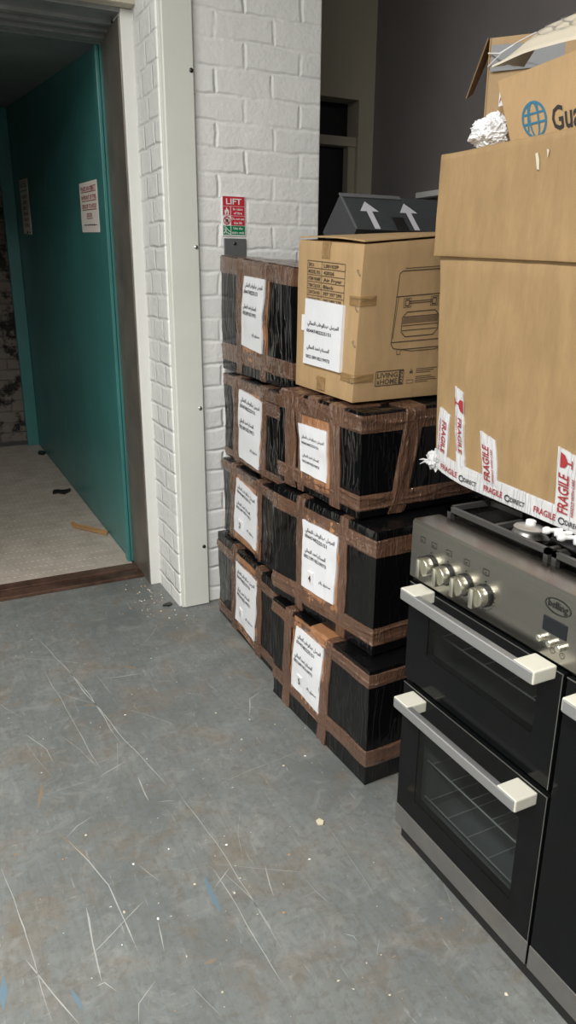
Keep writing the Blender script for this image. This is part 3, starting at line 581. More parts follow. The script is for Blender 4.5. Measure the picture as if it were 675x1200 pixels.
m = MB(); m.box((1.176, 2.942, 1.44), (1.272, 2.951, 1.578), .002); obj('plate', m, 'grey_metal', t)
m = MB(); m.lathe((1.222, 2.9425, 1.558), (0, -1, 0), [(.007, 0), (.007, .002), (.004, .005)], 14); obj('screw', m, 'dark_screw', t)

# ================================================================== TAPED BLACK BOXES
SENDER, NAME2, BOXNO = arabic('المرسل عبدالوهاب الهمالي'), arabic('المستلم احمد الهمالي'), arabic('صندوق رقم')
def label_on(b, quad, parent, style=0, num=None):
    base = b.quadfn(quad, .0088)
    fn = lambda a, bb, k=0.: base(a, bb, k+.0014*noise.noise(V((a*4, bb*5, b.seed.x))))
    m = MB(); m.grid(lambda a, bb: fn(a, bb), 10, 12, lambda a, bb: base(a, bb, -.0105)); lab = obj('address_label', m, 'paper', parent, 50); lab['label'] = 'white address label'
    up = lambda a, bb: fn(a, bb, .0011)
    m = MB()
    rows = {0: ((.86, .765), (.56, .465), .20), 1: ((.62, .50), (.25, .10), None), 2: ((.73, .60), (.34, .21), None)}[style]
    text(m, SENDER, up, .93, rows[0][0], .055, .83, 'R', .005); text(m, '00447482225151', up, .08, rows[0][1], .052, .66, 'L', .007)
    text(m, NAME2, up, .72, rows[1][0], .055, .62, 'R', .005); text(m, '00218918219973', up, .08, rows[1][1], .052, .66, 'L', .007)
    if rows[2]: text(m, BOXNO, up, .90, rows[2], .045, .34, 'R', .004)
    obj('lettering', m, 'ink', lab)
    if num:
        m = MB(); m.grid(lambda a, bb: fn(.22+.17*a, .12+.17*bb, .0025+.002*bb), 3, 3, lambda a, bb: fn(.22+.17*a, .12+.17*bb, 0)); obj('number_sticker', m, 'white_plastic', lab)
        m = MB(); text(m, num, lambda a, bb: fn(a, bb, .006), .305, .15, .10, None, 'C', .004); obj('number', m, 'ink', lab)
def ftag(o): return o
def wrapped(key, label, vs, tb, bb_, style=0, num=None, warm=True, seed=1, group=None, extra=None, amp=.006):
    b = WBox(BX[key], amp, seed, 6., .0015)
    c0 = b.P(.5, .5, 0); t = thing('wrapped_box', label, 'box', tuple(c0), group)
    obj('film_wrap', b.body(), 'film', t, 55)
    quad = LAB[key]; l0, l1 = min(quad[0][0], quad[3][0]), max(quad[1][0], quad[2][0])
    lean = lambda s: (quad[3][0]-quad[0][0])*s
    # tape sheet around the address label, bands round the box, upright strips
    q = [(quad[0][0]-.04, min(.985, quad[0][1]+.09)), (quad[1][0]+.05, min(.985, quad[1][1]+.09)), (quad[2][0]+.05, max(.03, quad[2][1]-.12)), (quad[3][0]-.04, max(.03, quad[3][1]-.12))]
    b.strip('tape_sheet', 'tape_warm' if warm else 'tape', t, 0, 0, 0, 0, .0016, .003, q)
    for w0, w1 in (tb, bb_):
        if w1 > w0: b.strip('tape_band', 'tape', t, -.3, 1.97, w0, w1, .0022, .008)
    for (a0, a1) in vs:
        b.strip('tape_strip', 'tape', t, 0, 0, 0, 0, .0030, .005, [(a0, 1.5), (a1, 1.5), (a1+lean(1.2), .0), (a0+lean(1.2), .0)])
    label_on(b, quad, t, style, num)
    if extra: extra(b, t)
    return t
FAR, NEAR = 'taped black boxes stacked against the brick pier', 'taped black boxes stacked next to the cooker'
wrapped('F1', 'black taped box on the floor beside the brick pier, lowest of the far stack', [(.30, .40), (.71, .80)], (.80, .90), (.06, .17), 0, '1', seed=1, group=FAR)
wrapped('F2', 'black taped box second from the floor in the stack by the brick pier', [(.20, .29), (.67, .76)], (.86, .98), (.02, .02), 0, '2', seed=2, group=FAR)
def f3x(b, t): b.strip('tape_band', 'tape', t, .62, 1.3, .72, .86, .0026, .006)
wrapped('F3', 'black taped box just under the topmost one in the stack by the brick pier', [(.21, .32), (.655, .76)], (.87, .985), (.02, .11), 0, None, seed=3, group=FAR, extra=f3x)
def f4x(b, t):
    b.strip('tape_sheet', 'tape', t, .02, .98, 1.03, 1.92, .0026, .006)
wrapped('F4', 'topmost taped black box by the brick pier, right under the LIFT sign', [(.29, .37), (.63, .72)], (.85, .985), (.09, .24), 0, None, seed=4, group=FAR, extra=f4x)
def n1x(b, t):
    m = MB(); b.patch(m, [(.44, 1.16), (.62, 1.12), (.62, .9), (.46, .9)], .0042, .01); obj('tape_strip', m, 'tape_warm', t, 50)
wrapped('N1', 'black taped box on the floor next to the cooker, lowest of the near stack', [(.19, .275), (.605, .69)], (.855, .965), (.17, .31), 0, '5', seed=5, group=NEAR, extra=n1x)
wrapped('N2', 'black taped box in the middle of the near stack, behind the cooker end', [(.27, .35), (.69, .765)], (.80, .93), (.08, .22), 0, '4', seed=6, group=NEAR)
def n3x(b, t):
    b.strip('tape_strip', 'tape', t, 0, 0, 0, 0, .0030, .004, [(1.31, 1.2), (1.45, 1.2), (1.31, 0), (1.20, 0)])
    for a0, a1, w1 in ((.04, .16, 1.25), (.20, .29, 1.22), (.40, .52, 1.2), (.66, .82, 1.24)):
        b.strip('tape_strip', 'tape', t, a0, a1, .82, w1, .0040, .006)
wrapped('N3', 'black taped box directly under the plain brown appliance carton', [(.08, .22), (.25, .32), (.65, .765)], (.80, .965), (.07, .22), 2, None, seed=7, group=NEAR, extra=n3x)

# ================================================================== APPLIANCE CARTON
def air_fryer():
    b = WBox(BX['AF'], .0016, 11, 4., .002); t = thing('cardboard_carton', 'brown carton with printed appliance drawing and white label, on top of the near stack', 'box', tuple(b.P(.5, .5, 0)))
    obj('carton', b.body(), 'card', t, 55)
    m = MB()                                                  # top flaps, lifted a little along the label side
    up = lambda u, v: .0025+.006*(1-v)*(.1+.9*max(0, math.sin(u*3.3-.2)))
    fl = lambda u, v, k=0.: b.P(u, v, 1)+V((0, 0, up(u, v)+k))
    m.grid(lambda a, c: fl(.006+a*.99, .006+c*.475, .004), 10, 6, lambda a, c: fl(.006+a*.99, .006+c*.475, 0)); m.grid(lambda a, c: fl(.006+a*.99, .006+c*.475, 0), 10, 6); obj('flap', m, 'card', t)
    m = MB(); m.grid(lambda a, c: fl(.006+a*.99, .49+c*.505, .004), 10, 6, lambda a, c: fl(.006+a*.99, .49+c*.505, 0)); m.grid(lambda a, c: fl(.006+a*.99, .49+c*.505, 0), 10, 6); obj('flap', m, 'card', t)
    b.strip('packing_tape', 'packtape', t, .41, .53, .89, .995, .0022, .003); b.strip('packing_tape', 'packtape', t, .41, .55, .02, .113, .0022, .003)
    b.strip('packing_tape', 'packtape', t, .86, 1.14, .62, .68, .0018, .003); b.strip('packing_tape', 'packtape', t, .80, 1.17, .13, .185, .0018, .003)
    # printed table
    fn = b.quadfn([(.177, .868), (.770, .866), (.775, .60), (.182, .60)], .0018); m = MB()
    for i in range(7): stroke(m, fn, [(0, 1-i/6), (1, 1-i/6)], .014)
    for x in (.004, .40, .996): stroke(m, fn, [(x, 0), (x, 1)], .008)
    for i, (p, q) in enumerate((('SKU', 'L00103P'), ('MODEL NO.', '42026'), ('ITEM NAME', 'Air Fryer'), ('ITEM COLOUR', 'Black'), ('CARTON NO.', '397*397*390'), ('PACKING SIZE', '390*380*378'))):
        y = 1-(i+.78)/6; text(m, p, fn, .03, y, .085, min(.34, .05*len(p)), 'L', .004); text(m, q, fn, .45, y, .085, min(.48, .055*len(q)), 'L', .004)
    obj('printed_table', m, 'ink_soft', t)
    label_on(b, LAB['AF'], t, 1)
    fl_ = b.quadfn([(.12, .505), (.19, .505), (.19, .40), (.12, .40)], .006); m = MB(); m.grid(fl_, 3, 3, lambda a, c: fl_(a, c, -.006)); obj('paper_tab', m, 'white_plastic', t)
    # drawing of the appliance on the near side
    g = lambda s, w: b.face(s, w, .0012); m = MB()
    w_ = .006
    stroke(m, g, [(1.325, .80), (1.35, .815), (1.80, .81), (1.83, .795), (1.86, .36), (1.83, .325), (1.40, .325), (1.33, .335), (1.305, .365), (1.325, .80)], w_)
    stroke(m, g, [(1.31, .66), (1.85, .66)], w_); stroke(m, g, [(1.335, .66), (1.315, .40)], w_*.7); stroke(m, g, [(1.31, .375), (1.85, .375)], w_); stroke(m, g, [(1.37, .83), (1.78, .825)], w_*.7)
    stroke(m, g, [(1.33, .335), (1.5, .31), (1.7, .31), (1.83, .325)], w_*.8)
    for x in (1.375, 1.76): stroke(m, g, [(x-.012, .325), (x-.01, .295), (x+.02, .295), (x+.022, .325)], w_*.7)
    for x in (1.415, 1.66): stroke(m, g, [(x-.03, .59), (x+.035, .59), (x+.035, .645), (x-.03, .645), (x-.03, .59)], w_*.6); stroke(m, g, [(x-.015, .60), (x+.02, .60), (x+.02, .635), (x-.015, .635), (x-.015, .60)], w_*1.1)
    stroke(m, g, [(1.43, .613), (1.65, .613)], w_*.9); stroke(m, g, [(1.43, .625), (1.65, .625)], w_*.9)
    rr = lambda x0, y0, x1, y1, r: [(x0+r, y0), (x1-r, y0), (x1, y0+r*.8), (x1, y1-r*.8), (x1-r, y1), (x0+r, y1), (x0, y1-r*.8), (x0, y0+r*.8), (x0+r, y0)]
    stroke(m, g, rr(1.385, .405, 1.72, .56, .04), w_); stroke(m, g, [(1.39, .475), (1.715, .475)], w_*.8); stroke(m, g, [(1.39, .445), (1.715, .445)], w_*.8); stroke(m, g, [(1.39, .53), (1.715, .53)], w_*.8)
    for k in range(46):
        x = 1.392+k*.007; stroke(m, g, [(x, .487), (x+.006, .525)], .0035)
    # boxed house mark
    stroke(m, g, [(1.195, .10), (1.445, .10), (1.445, .193), (1.195, .193), (1.195, .10)], w_)
    text(m, 'LIVING', g, 1.208, .150, .032, .185, 'L', .0016); text(m, 'HOME', g, 1.238, .108, .034, .155, 'L', .0016); text(m, '&', g, 1.208, .110, .026, .026, 'L', .0012)
    rect(m, g, 1.402, .10, 1.445, .193)
    rect(m, g, 1.50, .165, 1.53, .178); rect(m, g, 1.507, .178, 1.513, .193); rect(m, g, 1.52, .178, 1.526, .188)
    for i in range(3): stroke(m, g, [(1.56, .19-i*.012), (1.56+(.20, .17, .14)[i], .19-i*.012)], .004)
    stroke(m, g, [(1.48, .10), (1.54, .10), (1.54, .122), (1.48, .122), (1.48, .10)], .003)
    for i in range(4): stroke(m, g, [(1.56, .14-i*.012), (1.56+(.15, .19, .20, .12)[i], .14-i*.012)], .004)
    obj('printed_drawing', m, 'ink_soft', t)
    m = MB(); text(m, 'AND', lambda a, c: b.face(1.412+(.03-c), .108+a, .0022), 0, 0, .024, .076, 'L', .001); obj('print', m, 'card', t)
    for w in (.84, .62, .40, .16):
        m = MB(); p0 = b.face(.955, w, .001); q0 = b.face(.985, w-.03, .001); m.tube([p0, p0+(b.ev*-.004), q0+(b.ev*-.004), q0], .0012, 6); obj('staple', m, 'screw', t)
air_fryer()

# ================================================================== DARK BOX WITH ARROWS (tipped on its edge)
def dark_box():
    X0, X1, s = 1.355, 1.93, .161; y, z = 2.336, 1.699; r = math.sqrt(.5)
    A = V((0, y, z)); dn = V((0, -r, -r)); df = V((0, r, -r))
    t = thing('dark_grey_box', 'dark grey box printed with pale arrows, tipped on edge behind the brown carton', 'box', (1.64, y, z-2*r*s))
    m = MB(); c = [A, A+dn*s, A+dn*s+df*s, A+df*s]
    m.prism([V((X0, p.y, p.z)) for p in c], (X1-X0, 0, 0)); obj('carton', m, 'dark_card', t)
    m = MB(); f = plane_fn((X0, A.y, A.z), (1, 0, 0), tuple(dn)); n = V((0, -r, r))
    m.prism([f(-.004, -.004)+n*.0045, f(.24, -.004)+n*.0045, f(.24, .012)+n*.0045, f(-.004, .012)+n*.0045], -n*.004); m.prism([f(-.002, 0)+n*.003, f(.004, 0)+n*.003, f(.004, s)+n*.003, f(-.002, s)+n*.003], -n*.003)
    obj('edge_fold', m, 'grey_metal', t)
    for x in (.085, .245, .40):
        m = MB(); fn = lambda a, b: f(a, b)+n*.0012
        fill(m, fn, [(x, .028), (x+.038, .075), (x-.036, .075)]); rect(m, fn, x-.011, .075, x+.011, s-.004); obj('printed_arrow', m, 'arrow', t)
    m = MB(); rect(m, lambda a, b: f(a, b)+n*.0011, .165, .10, .21, .165); stroke(m, lambda a, b: f(a, b)+n*.0015, [(.165, .10), (.21, .10), (.21, .165), (.165, .165), (.165, .10)], .003); obj('hand_slot', m, 'black_scrap', t)
dark_box()

# ================================================================== COOKER
def cooker():
    t = thing('range_cooker', 'black and steel range cooker with two oven doors, loaded with a large carton', 'cooker', (1.0, .83, 0))
    YL, YR, D = 1.326, .335, 1.60
    m = MB(); m.box((1.04, YR, .06), (D, YL, .50)); m.box((1.10, YR, .50), (D, YL, .888)); m.box((1.04, YR, .5), (1.10, YL, .76)) ; body = m
    # shell: sides, back, base, with two open ovens behind the left doors
    m = MB()
    m.box((1.0, YL-.02, .05), (D, YL, .885)); m.box((1.0, YR, .05), (D, YR+.02, .885)); m.box((D-.02, YR, .05), (D, YL, .885)); m.box((1.0, YR, .05), (D, YL, .075))
    m.box((1.012, .815, .05), (D, .865, .885)); m.box((1.012, .86, .48), (D, YL, .51)); m.box((1.0, YR, .755), (D, YL, .77))
    obj('body', m, 'plinth', t)
    m = MB(); m.box((1.008, YR+.01, 0), (1.55, YL-.004, .052), .002); obj('plinth', m, 'plinth', t)
    # ovens' grey interior and racks
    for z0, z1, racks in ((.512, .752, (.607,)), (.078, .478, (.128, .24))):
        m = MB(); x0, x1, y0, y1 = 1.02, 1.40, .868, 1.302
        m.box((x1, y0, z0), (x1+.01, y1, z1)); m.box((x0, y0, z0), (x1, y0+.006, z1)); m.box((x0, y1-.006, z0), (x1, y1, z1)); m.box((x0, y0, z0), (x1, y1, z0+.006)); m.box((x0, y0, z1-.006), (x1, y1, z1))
        cav = obj('oven_cavity', m, 'cavity' if z0 > .3 else 'cavity_low_brightened', t)
        for z in racks:
            m = MB(); m.tube([(1.06, y0+.004, z), (1.06, y1-.004, z)], .0022, 6); m.tube([(1.38, y0+.004, z), (1.38, y1-.004, z)], .0022, 6)
            for k in range(6): yy = y0+.03+k*.075; m.tube([(1.058, yy, z+.004), (1.38, yy, z+.004)], .0012, 6)
            obj('oven_rack', m, 'wire', cav)
    # doors
    def door(y0, y1, z0, z1, win, trim=True, hz=None, name='oven_door'):
        m = MB(); xa, xb = .988, 1.008
        if win:
            wy0, wy1, wz0, wz1 = win
            m.box((xa, y0, z0), (xb, wy0, z1)); m.box((xa, wy1, z0), (xb, y1, z1)); m.box((xa, wy0, z0), (xb, wy1, wz0)); m.box((xa, wy0, wz1), (xb, wy1, z1))
        else: m.box((xa, y0, z0), (xb, y1, z1), .002)
        d = obj(name, m, 'black_gloss', t)
        if win: m = MB(); m.box((xa+.001, wy0, wz0), (xa+.005, wy1, wz1)); obj('door_glass', m, 'oven_glass', d)
        if trim: m = MB(); m.box((xa-.002, y0, z0), (xa+.0015, y1, z0+.059), .001); obj('steel_trim', m, 'steel_dull', d)
        m = MB(); m.box((xa-.001, y0, z1-.0025), (xa+.0005, y1, z1-.0005)); m.box((xa-.001, y0+.001, z0), (xa+.0005, y0+.0025, z1)); obj('edge_line', m, 'steel_dull', d)
        if hz:
            ya, yb, z = hz; m = MB(); m.box((.930, ya+.003, z-.014), (.946, yb-.003, z+.012), .0025); h = obj('handle', m, 'handle', d)
            for q in (ya, yb-.056):
                m = MB(); m.box((.9315 if q == ya else .9315, q, z-.0145), (.989, q+.056, z+.0135), .003); obj('handle_end', m, 'handle_cap', h)
    door(.842, 1.322, .497, .752, (.90, 1.243, .590, .70), False, (.860, 1.283, .7475))
    door(.840, 1.322, .057, .482, (.905, 1.250, .172, .385), True, (.866, 1.285, .460))
    door(.337, .834, .057, .752, None, True, (.36, .792, .735))
    # control panel with its flat steel top lip
    m = MB(); m.prism([(.988, YL, .766), (.988, YL, .902), (.993, YL, .907), (1.064, YL, .907), (1.064, YL, .895), (1.0, YL, .895), (1.0, YL, .766)], (0, YR-YL, 0))
    p = obj('control_panel', m, 'steel', t)
    for y in (1.251, 1.192, 1.131, 1.069):
        m = MB(); m.lathe((.9885, y, .817), (-1, 0, 0), [(.0245, 0), (.0245, .006), (.022, .008)], 28); obj('knob_bezel', m, 'plinth', p, 40)
        m = MB(); m.lathe((.981, y, .817), (-1, 0, 0), [(.0215, 0), (.0215, .017), (.020, .019)], 28); m.box((.951, y-.0065, .7955), (.964, y+.0065, .8385), .0015); obj('control_knob', m, 'knob', p, 40)
    m = MB(); m.lathe((.9885, 1.283, .822), (-1, 0, 0), [(.006, 0), (.006, .008), (.004, .010)], 14); obj('ignition_button', m, 'plinth', p, 40)
    m = MB(); m.box((.9865, .848, .816), (.9885, .906, .846), .0009); obj('clock_display', m, 'display', p)
    for y in (.9035, .8785, .8555):
        m = MB(); m.lathe((.9885, y, .800), (-1, 0, 0), [(.0065, 0), (.0065, .011), (.005, .0125)], 16); obj('clock_button', m, 'knob', p, 40)
    f = plane_fn((.9868, 1.326, 0), (0, -1, 0), (0, 0, 1)); fn = lambda a, b: f(a, b)
    Yp = lambda y: 1.326-y
    m = MB(); cy, cz = Yp(.876), .8725
    stroke(m, fn, [(cy+.0305*math.cos(i*.2094), cz+.0145*math.sin(i*.2094)) for i in range(31)], .0018); text(m, 'belling', fn, cy, cz-.005, .0145, .047, 'C', .0002); obj('badge', m, 'blackpaint', p)
    m = MB()
    for y in (1.285, 1.243, 1.19, 1.13, 1.07):
        c = Yp(y); z = .868; rr = [(c-.0085, z-.006), (c+.0085, z-.006), (c+.0085, z+.006), (c-.0085, z+.006), (c-.0085, z-.006)]; stroke(m, fn, rr, .0011); stroke(m, fn, [(c-.004, z-.0015), (c+.001, z-.0015)], .0018)
    for y in (1.251, 1.192, 1.131, 1.069):
        c = Yp(y); rect(m, fn, c-.0015, .846, c+.0015, .849)
    for k in range(9):
        a = -1.9+k*.3; c = Yp(1.069); rect(m, fn, c+.031*math.cos(a)-.0015, .817+.031*math.sin(a)-.001, c+.031*math.cos(a)+.0015, .817+.031*math.sin(a)+.001)
    for y in (.9035, .8785, .8555):
        c = Yp(y)+.003; stroke(m, fn, [(c+.0055*math.cos(i*.524), .7845+.0055*math.sin(i*.524)) for i in range(13)], .0009); stroke(m, fn, [(c, .7845), (c, .788)], .0009)
    obj('panel_marking', m, 'blackpaint', p)
    # hob
    m = MB(); m.box((1.055, YR, .880), (D, YL, .894), .002); hob = obj('hob_plate', m, 'black_enamel', t)
    m = MB(); m.box((1.565, YR, .894), (D, YL, .925), .002); obj('hob_rim', m, 'black_enamel', hob)
    for ya, yb in ((1.312, .995), (.985, .675), (.665, .350)):
        m = MB(); x0, x1 = 1.075, 1.555; zt = .930; h = .012
        bar = lambda a, b, w=.010: m.prism([(a[0], a[1], zt-h), (b[0], b[1], zt-h), (b[0], b[1], zt), (a[0], a[1], zt)], (0, w, 0)) if abs(a[1]-b[1]) < 1e-6 else m.prism([(a[0], a[1], zt-h), (b[0], b[1], zt-h), (b[0], b[1], zt), (a[0], a[1], zt)], (w, 0, 0))
        bar((x0, yb), (x1, yb)); bar((x0, ya-.010), (x1, ya-.010)); bar((x0, yb), (x0, ya)); bar((x1-.010, yb), (x1-.010, ya)); ym = (ya+yb)/2
        bar((x0+.235, yb), (x0+.235, ya))
        for xc in (x0+.12, x0+.36):
            bar((xc-.11, ym), (xc-.035, ym)); bar((xc+.035, ym), (xc+.11, ym)); bar((xc, yb), (xc, ym-.04)); bar((xc, ym+.04), (xc, ya))
        for x in (x0, x1-.012):
            for y in (yb, ya-.012): m.box((x, y, .894), (x+.012, y+.012, zt-.002))
        # raised finger ends
        obj('pan_support', m, 'iron', hob)
    for y, x, r in ((1.153, 1.195, .045), (1.153, 1.435, .036), (.83, 1.315, .06), (.508, 1.195, .036), (.508, 1.435, .045)):
        m = MB(); m.lathe((x, y, .8935), (0, 0, 1), [(r*1.1, 0), (r, .010), (r*.86, .014)], 28); bn = obj('burner', m, 'burner', hob, 40)
        m = MB(); m.lathe((x, y, .9065), (0, 0, 1), [(r*.84, 0), (r*.86, .007), (r*.7, .010)], 28); obj('burner_cap', m, 'iron', bn, 40)
    return t
cooker()
# loose parts left on the hob
t = thing('burner_ring', 'loose silver burner ring lying on the front of the hob', 'burner', (1.125, 1.100, .931))
m = MB(); m.lathe((1.125, 1.100, .931), (.1, 0, 1), [(.032, 0), (.034, .004), (.030, .008), (.014, .010)], 26); obj('ring', m, 'burner', t, 40)
m = MB(); m.lathe((1.133, 1.106, .938), (.1, 0, 1), [(.011, 0), (.011, .010), (.008, .012)], 16); obj('cap', m, 'white_plastic', t, 40)
m = MB(); q = [(1.165, 1.125), (1.155, 1.06), (1.115, 1.03), (1.10, .985), (1.105, .93), (1.16, .90), (1.24, .92), (1.25, 1.10), (1.20, 1.145)]
def bagz(x, y): return .9325+.010*abs(noise.noise(V((x*30, y*30, 2))))
cx, cy = 1.175, 1.02; ringn = 4; vs = []; fs = []
for k in range(ringn+1):
    f_ = k/ringn
    for x, y in q: X, Y = cx+(x-cx)*f_, cy+(y-cy)*f_; vs.append((X, Y, bagz(X, Y)))
nq = len(q)
for k in range(ringn): fs += [(k*nq+i, k*nq+(i+1) % nq, (k+1)*nq+(i+1) % nq, (k+1)*nq+i) for i in range(nq)]
m.add(vs, fs); m.add([(x, y, bagz(x, y)-.002) for x, y in q], [tuple(range(nq))])
tag(obj('plastic_sheet', m, 'dark_bag', None, 60), 'dark plastic sheet lying on the hob under the white bolts', 'sheet')
bl = [((1.112, 1.048), (1.144, 1.028)), ((1.118, 1.022), (1.145, 1.004)), ((1.104, 1.000), (1.144, .978)), ((1.117, .970), (1.145, .952)), ((1.103, .945), (1.144, .925)), ((1.100, .915), (1.142, .895)), ((1.110, .888), (1.143, .874))]
for i, ((xa, ya), (xb, yb)) in enumerate(bl):
    m = MB(); za = .947+.001*(i % 3); zb = .949+.001*(i % 2)
    a, b = V((xa, ya, za)), V((xb, yb, zb)); d = (b-a).normalized()
    m.tube([a-d*.002, a+d*.004, a+d*.010, a+d*.014, a+d*.03, b-d*.012, b], [.006, .0085, .008, .005, .0048, .0055, .004], 10)
    nth = ('nearest to', 'second from', 'third from', 'fourth from', 'fifth from', 'sixth from', 'farthest from')[i]
    tag(obj('plastic_bolt', m, 'white_plastic', None, 50), 'white plastic bolt on the hob, %s the silver burner ring' % nth, 'bolt', 'white bolts in a heap on the hob')

# ================================================================== LARGE CARTON ON THE COOKER
BIGC = [(1.150, 1.472, .9625), (1.150, .56, .934), (1.545, .56, .934), (1.545, 1.472, .9625), (1.150, 1.512, 1.497), (1.150, .50, 1.452), (1.545, .50, 1.45), (1.545, 1.512, 1.497)]
def big_carton():
    b = WBox(BIGC, .004, 21, 3.5, .005); b.lift = .0205
    t = thing('large_carton', 'largest brown carton, with FRAGILE tape strips, standing on the cooker', 'box', (1.35, 1.0, .945))
    obj('carton', b.body(), 'card_big', t, 55)
    lid = WBox([(1.141, 1.521, 1.487), (1.141, .49, 1.442), (1.553, .49, 1.442), (1.553, 1.521, 1.487), (1.146, 1.523, 1.713), (1.146, .49, 1.714), (1.553, .49, 1.714), (1.553, 1.523, 1.713)], .003, 23, 3.5, .004)
    lo = obj('lid', lid.body(), 'card_big', t, 55)
    m = MB(); c = lid.face(.30, .835, .0015); e = lid.eu
    for pts in ([(0, 0), (.006, .002), (.012, -.012), (.014, -.030), (.008, -.028), (.004, -.012)], [(.03, .006), (.036, .004), (.034, -.010)]):
        m.prism([c+e*p[0]+V((0, 0, p[1])) for p in pts], (-.0015, 0, 0))
    obj('torn_spot', m, 'pattern_paper', lo)
    # white FRAGILE tape: a run along the bottom edge, and uprights
    def glass_icon(m, fn, x, y, s):
        fill(m, fn, [(x-.5*s, y+.5*s), (x+.5*s, y+.5*s), (x+.42*s, y+.12*s), (x+.12*s, y-.08*s), (x-.12*s, y-.08*s), (x-.42*s, y+.12*s)]); rect(m, fn, x-.05*s, y-.45*s, x+.05*s, y-.05*s); rect(m, fn, x-.28*s, y-.52*s, x+.28*s, y-.43*s)
    m = MB(); q = [(-.16, .085), (.95, .060), (.95, -.0), (-.16, .0)]
    b.patch(m, [(-.2, .095), (1.3, .07), (1.3, .001), (-.2, .001)], .0025, .004, .3); bt = obj('fragile_tape', m, 'white_tape', t, 50)
    m1, m2 = MB(), MB()
    L = (BIGC[0][1]-BIGC[1][1])
    for k in range(6):
        s0 = .04+k*.175; f = lambda a, c, s0=s0: b.face(s0+a/L, .012+c/.55, .0052)
        text(m1, 'FRAGILE', f, 0, .006, .0145, .062, 'L', .0008); f3 = lambda a, c, s0=s0: b.face(s0+.082+a/L, .012+c/.55, .0052)
        text(m2, 'DIRECT', f3, .014, .006, .011, .044, 'L', .0006); stroke(m2, f3, [(.004+.008*math.cos(i*.6), .011+.007*math.sin(i*.6)) for i in range(11)], .003)
    obj('red_lettering', m1, 'red_ink', bt); obj('black_lettering', m2, 'ink', bt)
    def upright(name, t0, t1, w0, w1, tw0, tw1, s, letter, icon=None, down=False):
        m = MB(); b.patch(m, [(t0, w1), (t1, w1-.02), (tw1, w0), (tw0, w0)], .0036, .004, .3); st = obj('fragile_tape', m, 'white_tape', t, 50)
        wd = (tw1-tw0)*L; H = (w1-w0)*.53; fn0 = b.quadfn([(t0, w1), (t1, w1-.02), (tw1, w0), (tw0, w0)], .0064); m = MB()
        rot = (lambda a, c: fn0(1-c, a)) if not down else (lambda a, c: fn0(c, 1-a))
        text(m, 'FRAGILE', rot, *s, None, 'L', .02) if False else text(m, 'FRAGILE', rot, s[0], s[1], s[2], s[3], 'L', .012)
        text(m, 'HANDLE WITH CARE', rot, s[0], s[1]-.26, .13, s[3]*.98, 'L', .004)
        if icon: 
            g = (lambda x, y: rot(icon[0]+y/H*1.0, .5+x/wd)) if False else (lambda x, y: rot(icon[0]+x/H, .55+y/wd))
            glass_icon(m, g, 0, 0, .032)
        obj('red_lettering', m, 'red_ink', st)
    upright('a', .026, .068, .055, .315, .018, .06, (.18, .42, .42, .62), 'FRAGILE', None, True)
    upright('b', .086, .118, .05, .435, .102, .137, (.33, .42, .42, .42), 'FRAGILE', (.17,), True)
    upright('c', .188, .242, .06, .275, .210, .262, (.06, .42, .45, .72), 'FRAGILE')
    upright('d', .440, .505, .06, .315, .452, .52, (.02, .42, .45, .62), 'FRAGILE', (.84,))
    # torn white film end hanging off the far bottom corner
    bm = bmesh.new(); bmesh.ops.create_icosphere(bm, subdivisions=4, radius=1); c = b.face(0, 0.03, .002)
    for v in bm.verts:
        d = v.co.normalized(); q_ = d*2.6; rr = 1+.5*noise.noise(q_)+.45*abs(noise.noise(q_*2.1))+.25*max(0, noise.noise(q_*4+V((3, 1, 2))))
        v.co = c+V((d.x*.013*rr+.004, d.y*.022*rr+.006, d.z*.020*rr-.004))
    m = MB(); m.bm(bm)
    for k in range(2): m.tube([c+V((-.004, .012, -.006)), c+V((-.012, .028+.004*k, -.010+.006*k)), c+V((-.016, .040+.003*k, -.018+.011*k))], [.004, .0025, .0008], 6)
    obj('torn_tape_end', m, 'white_tape', t, 50)
big_carton()

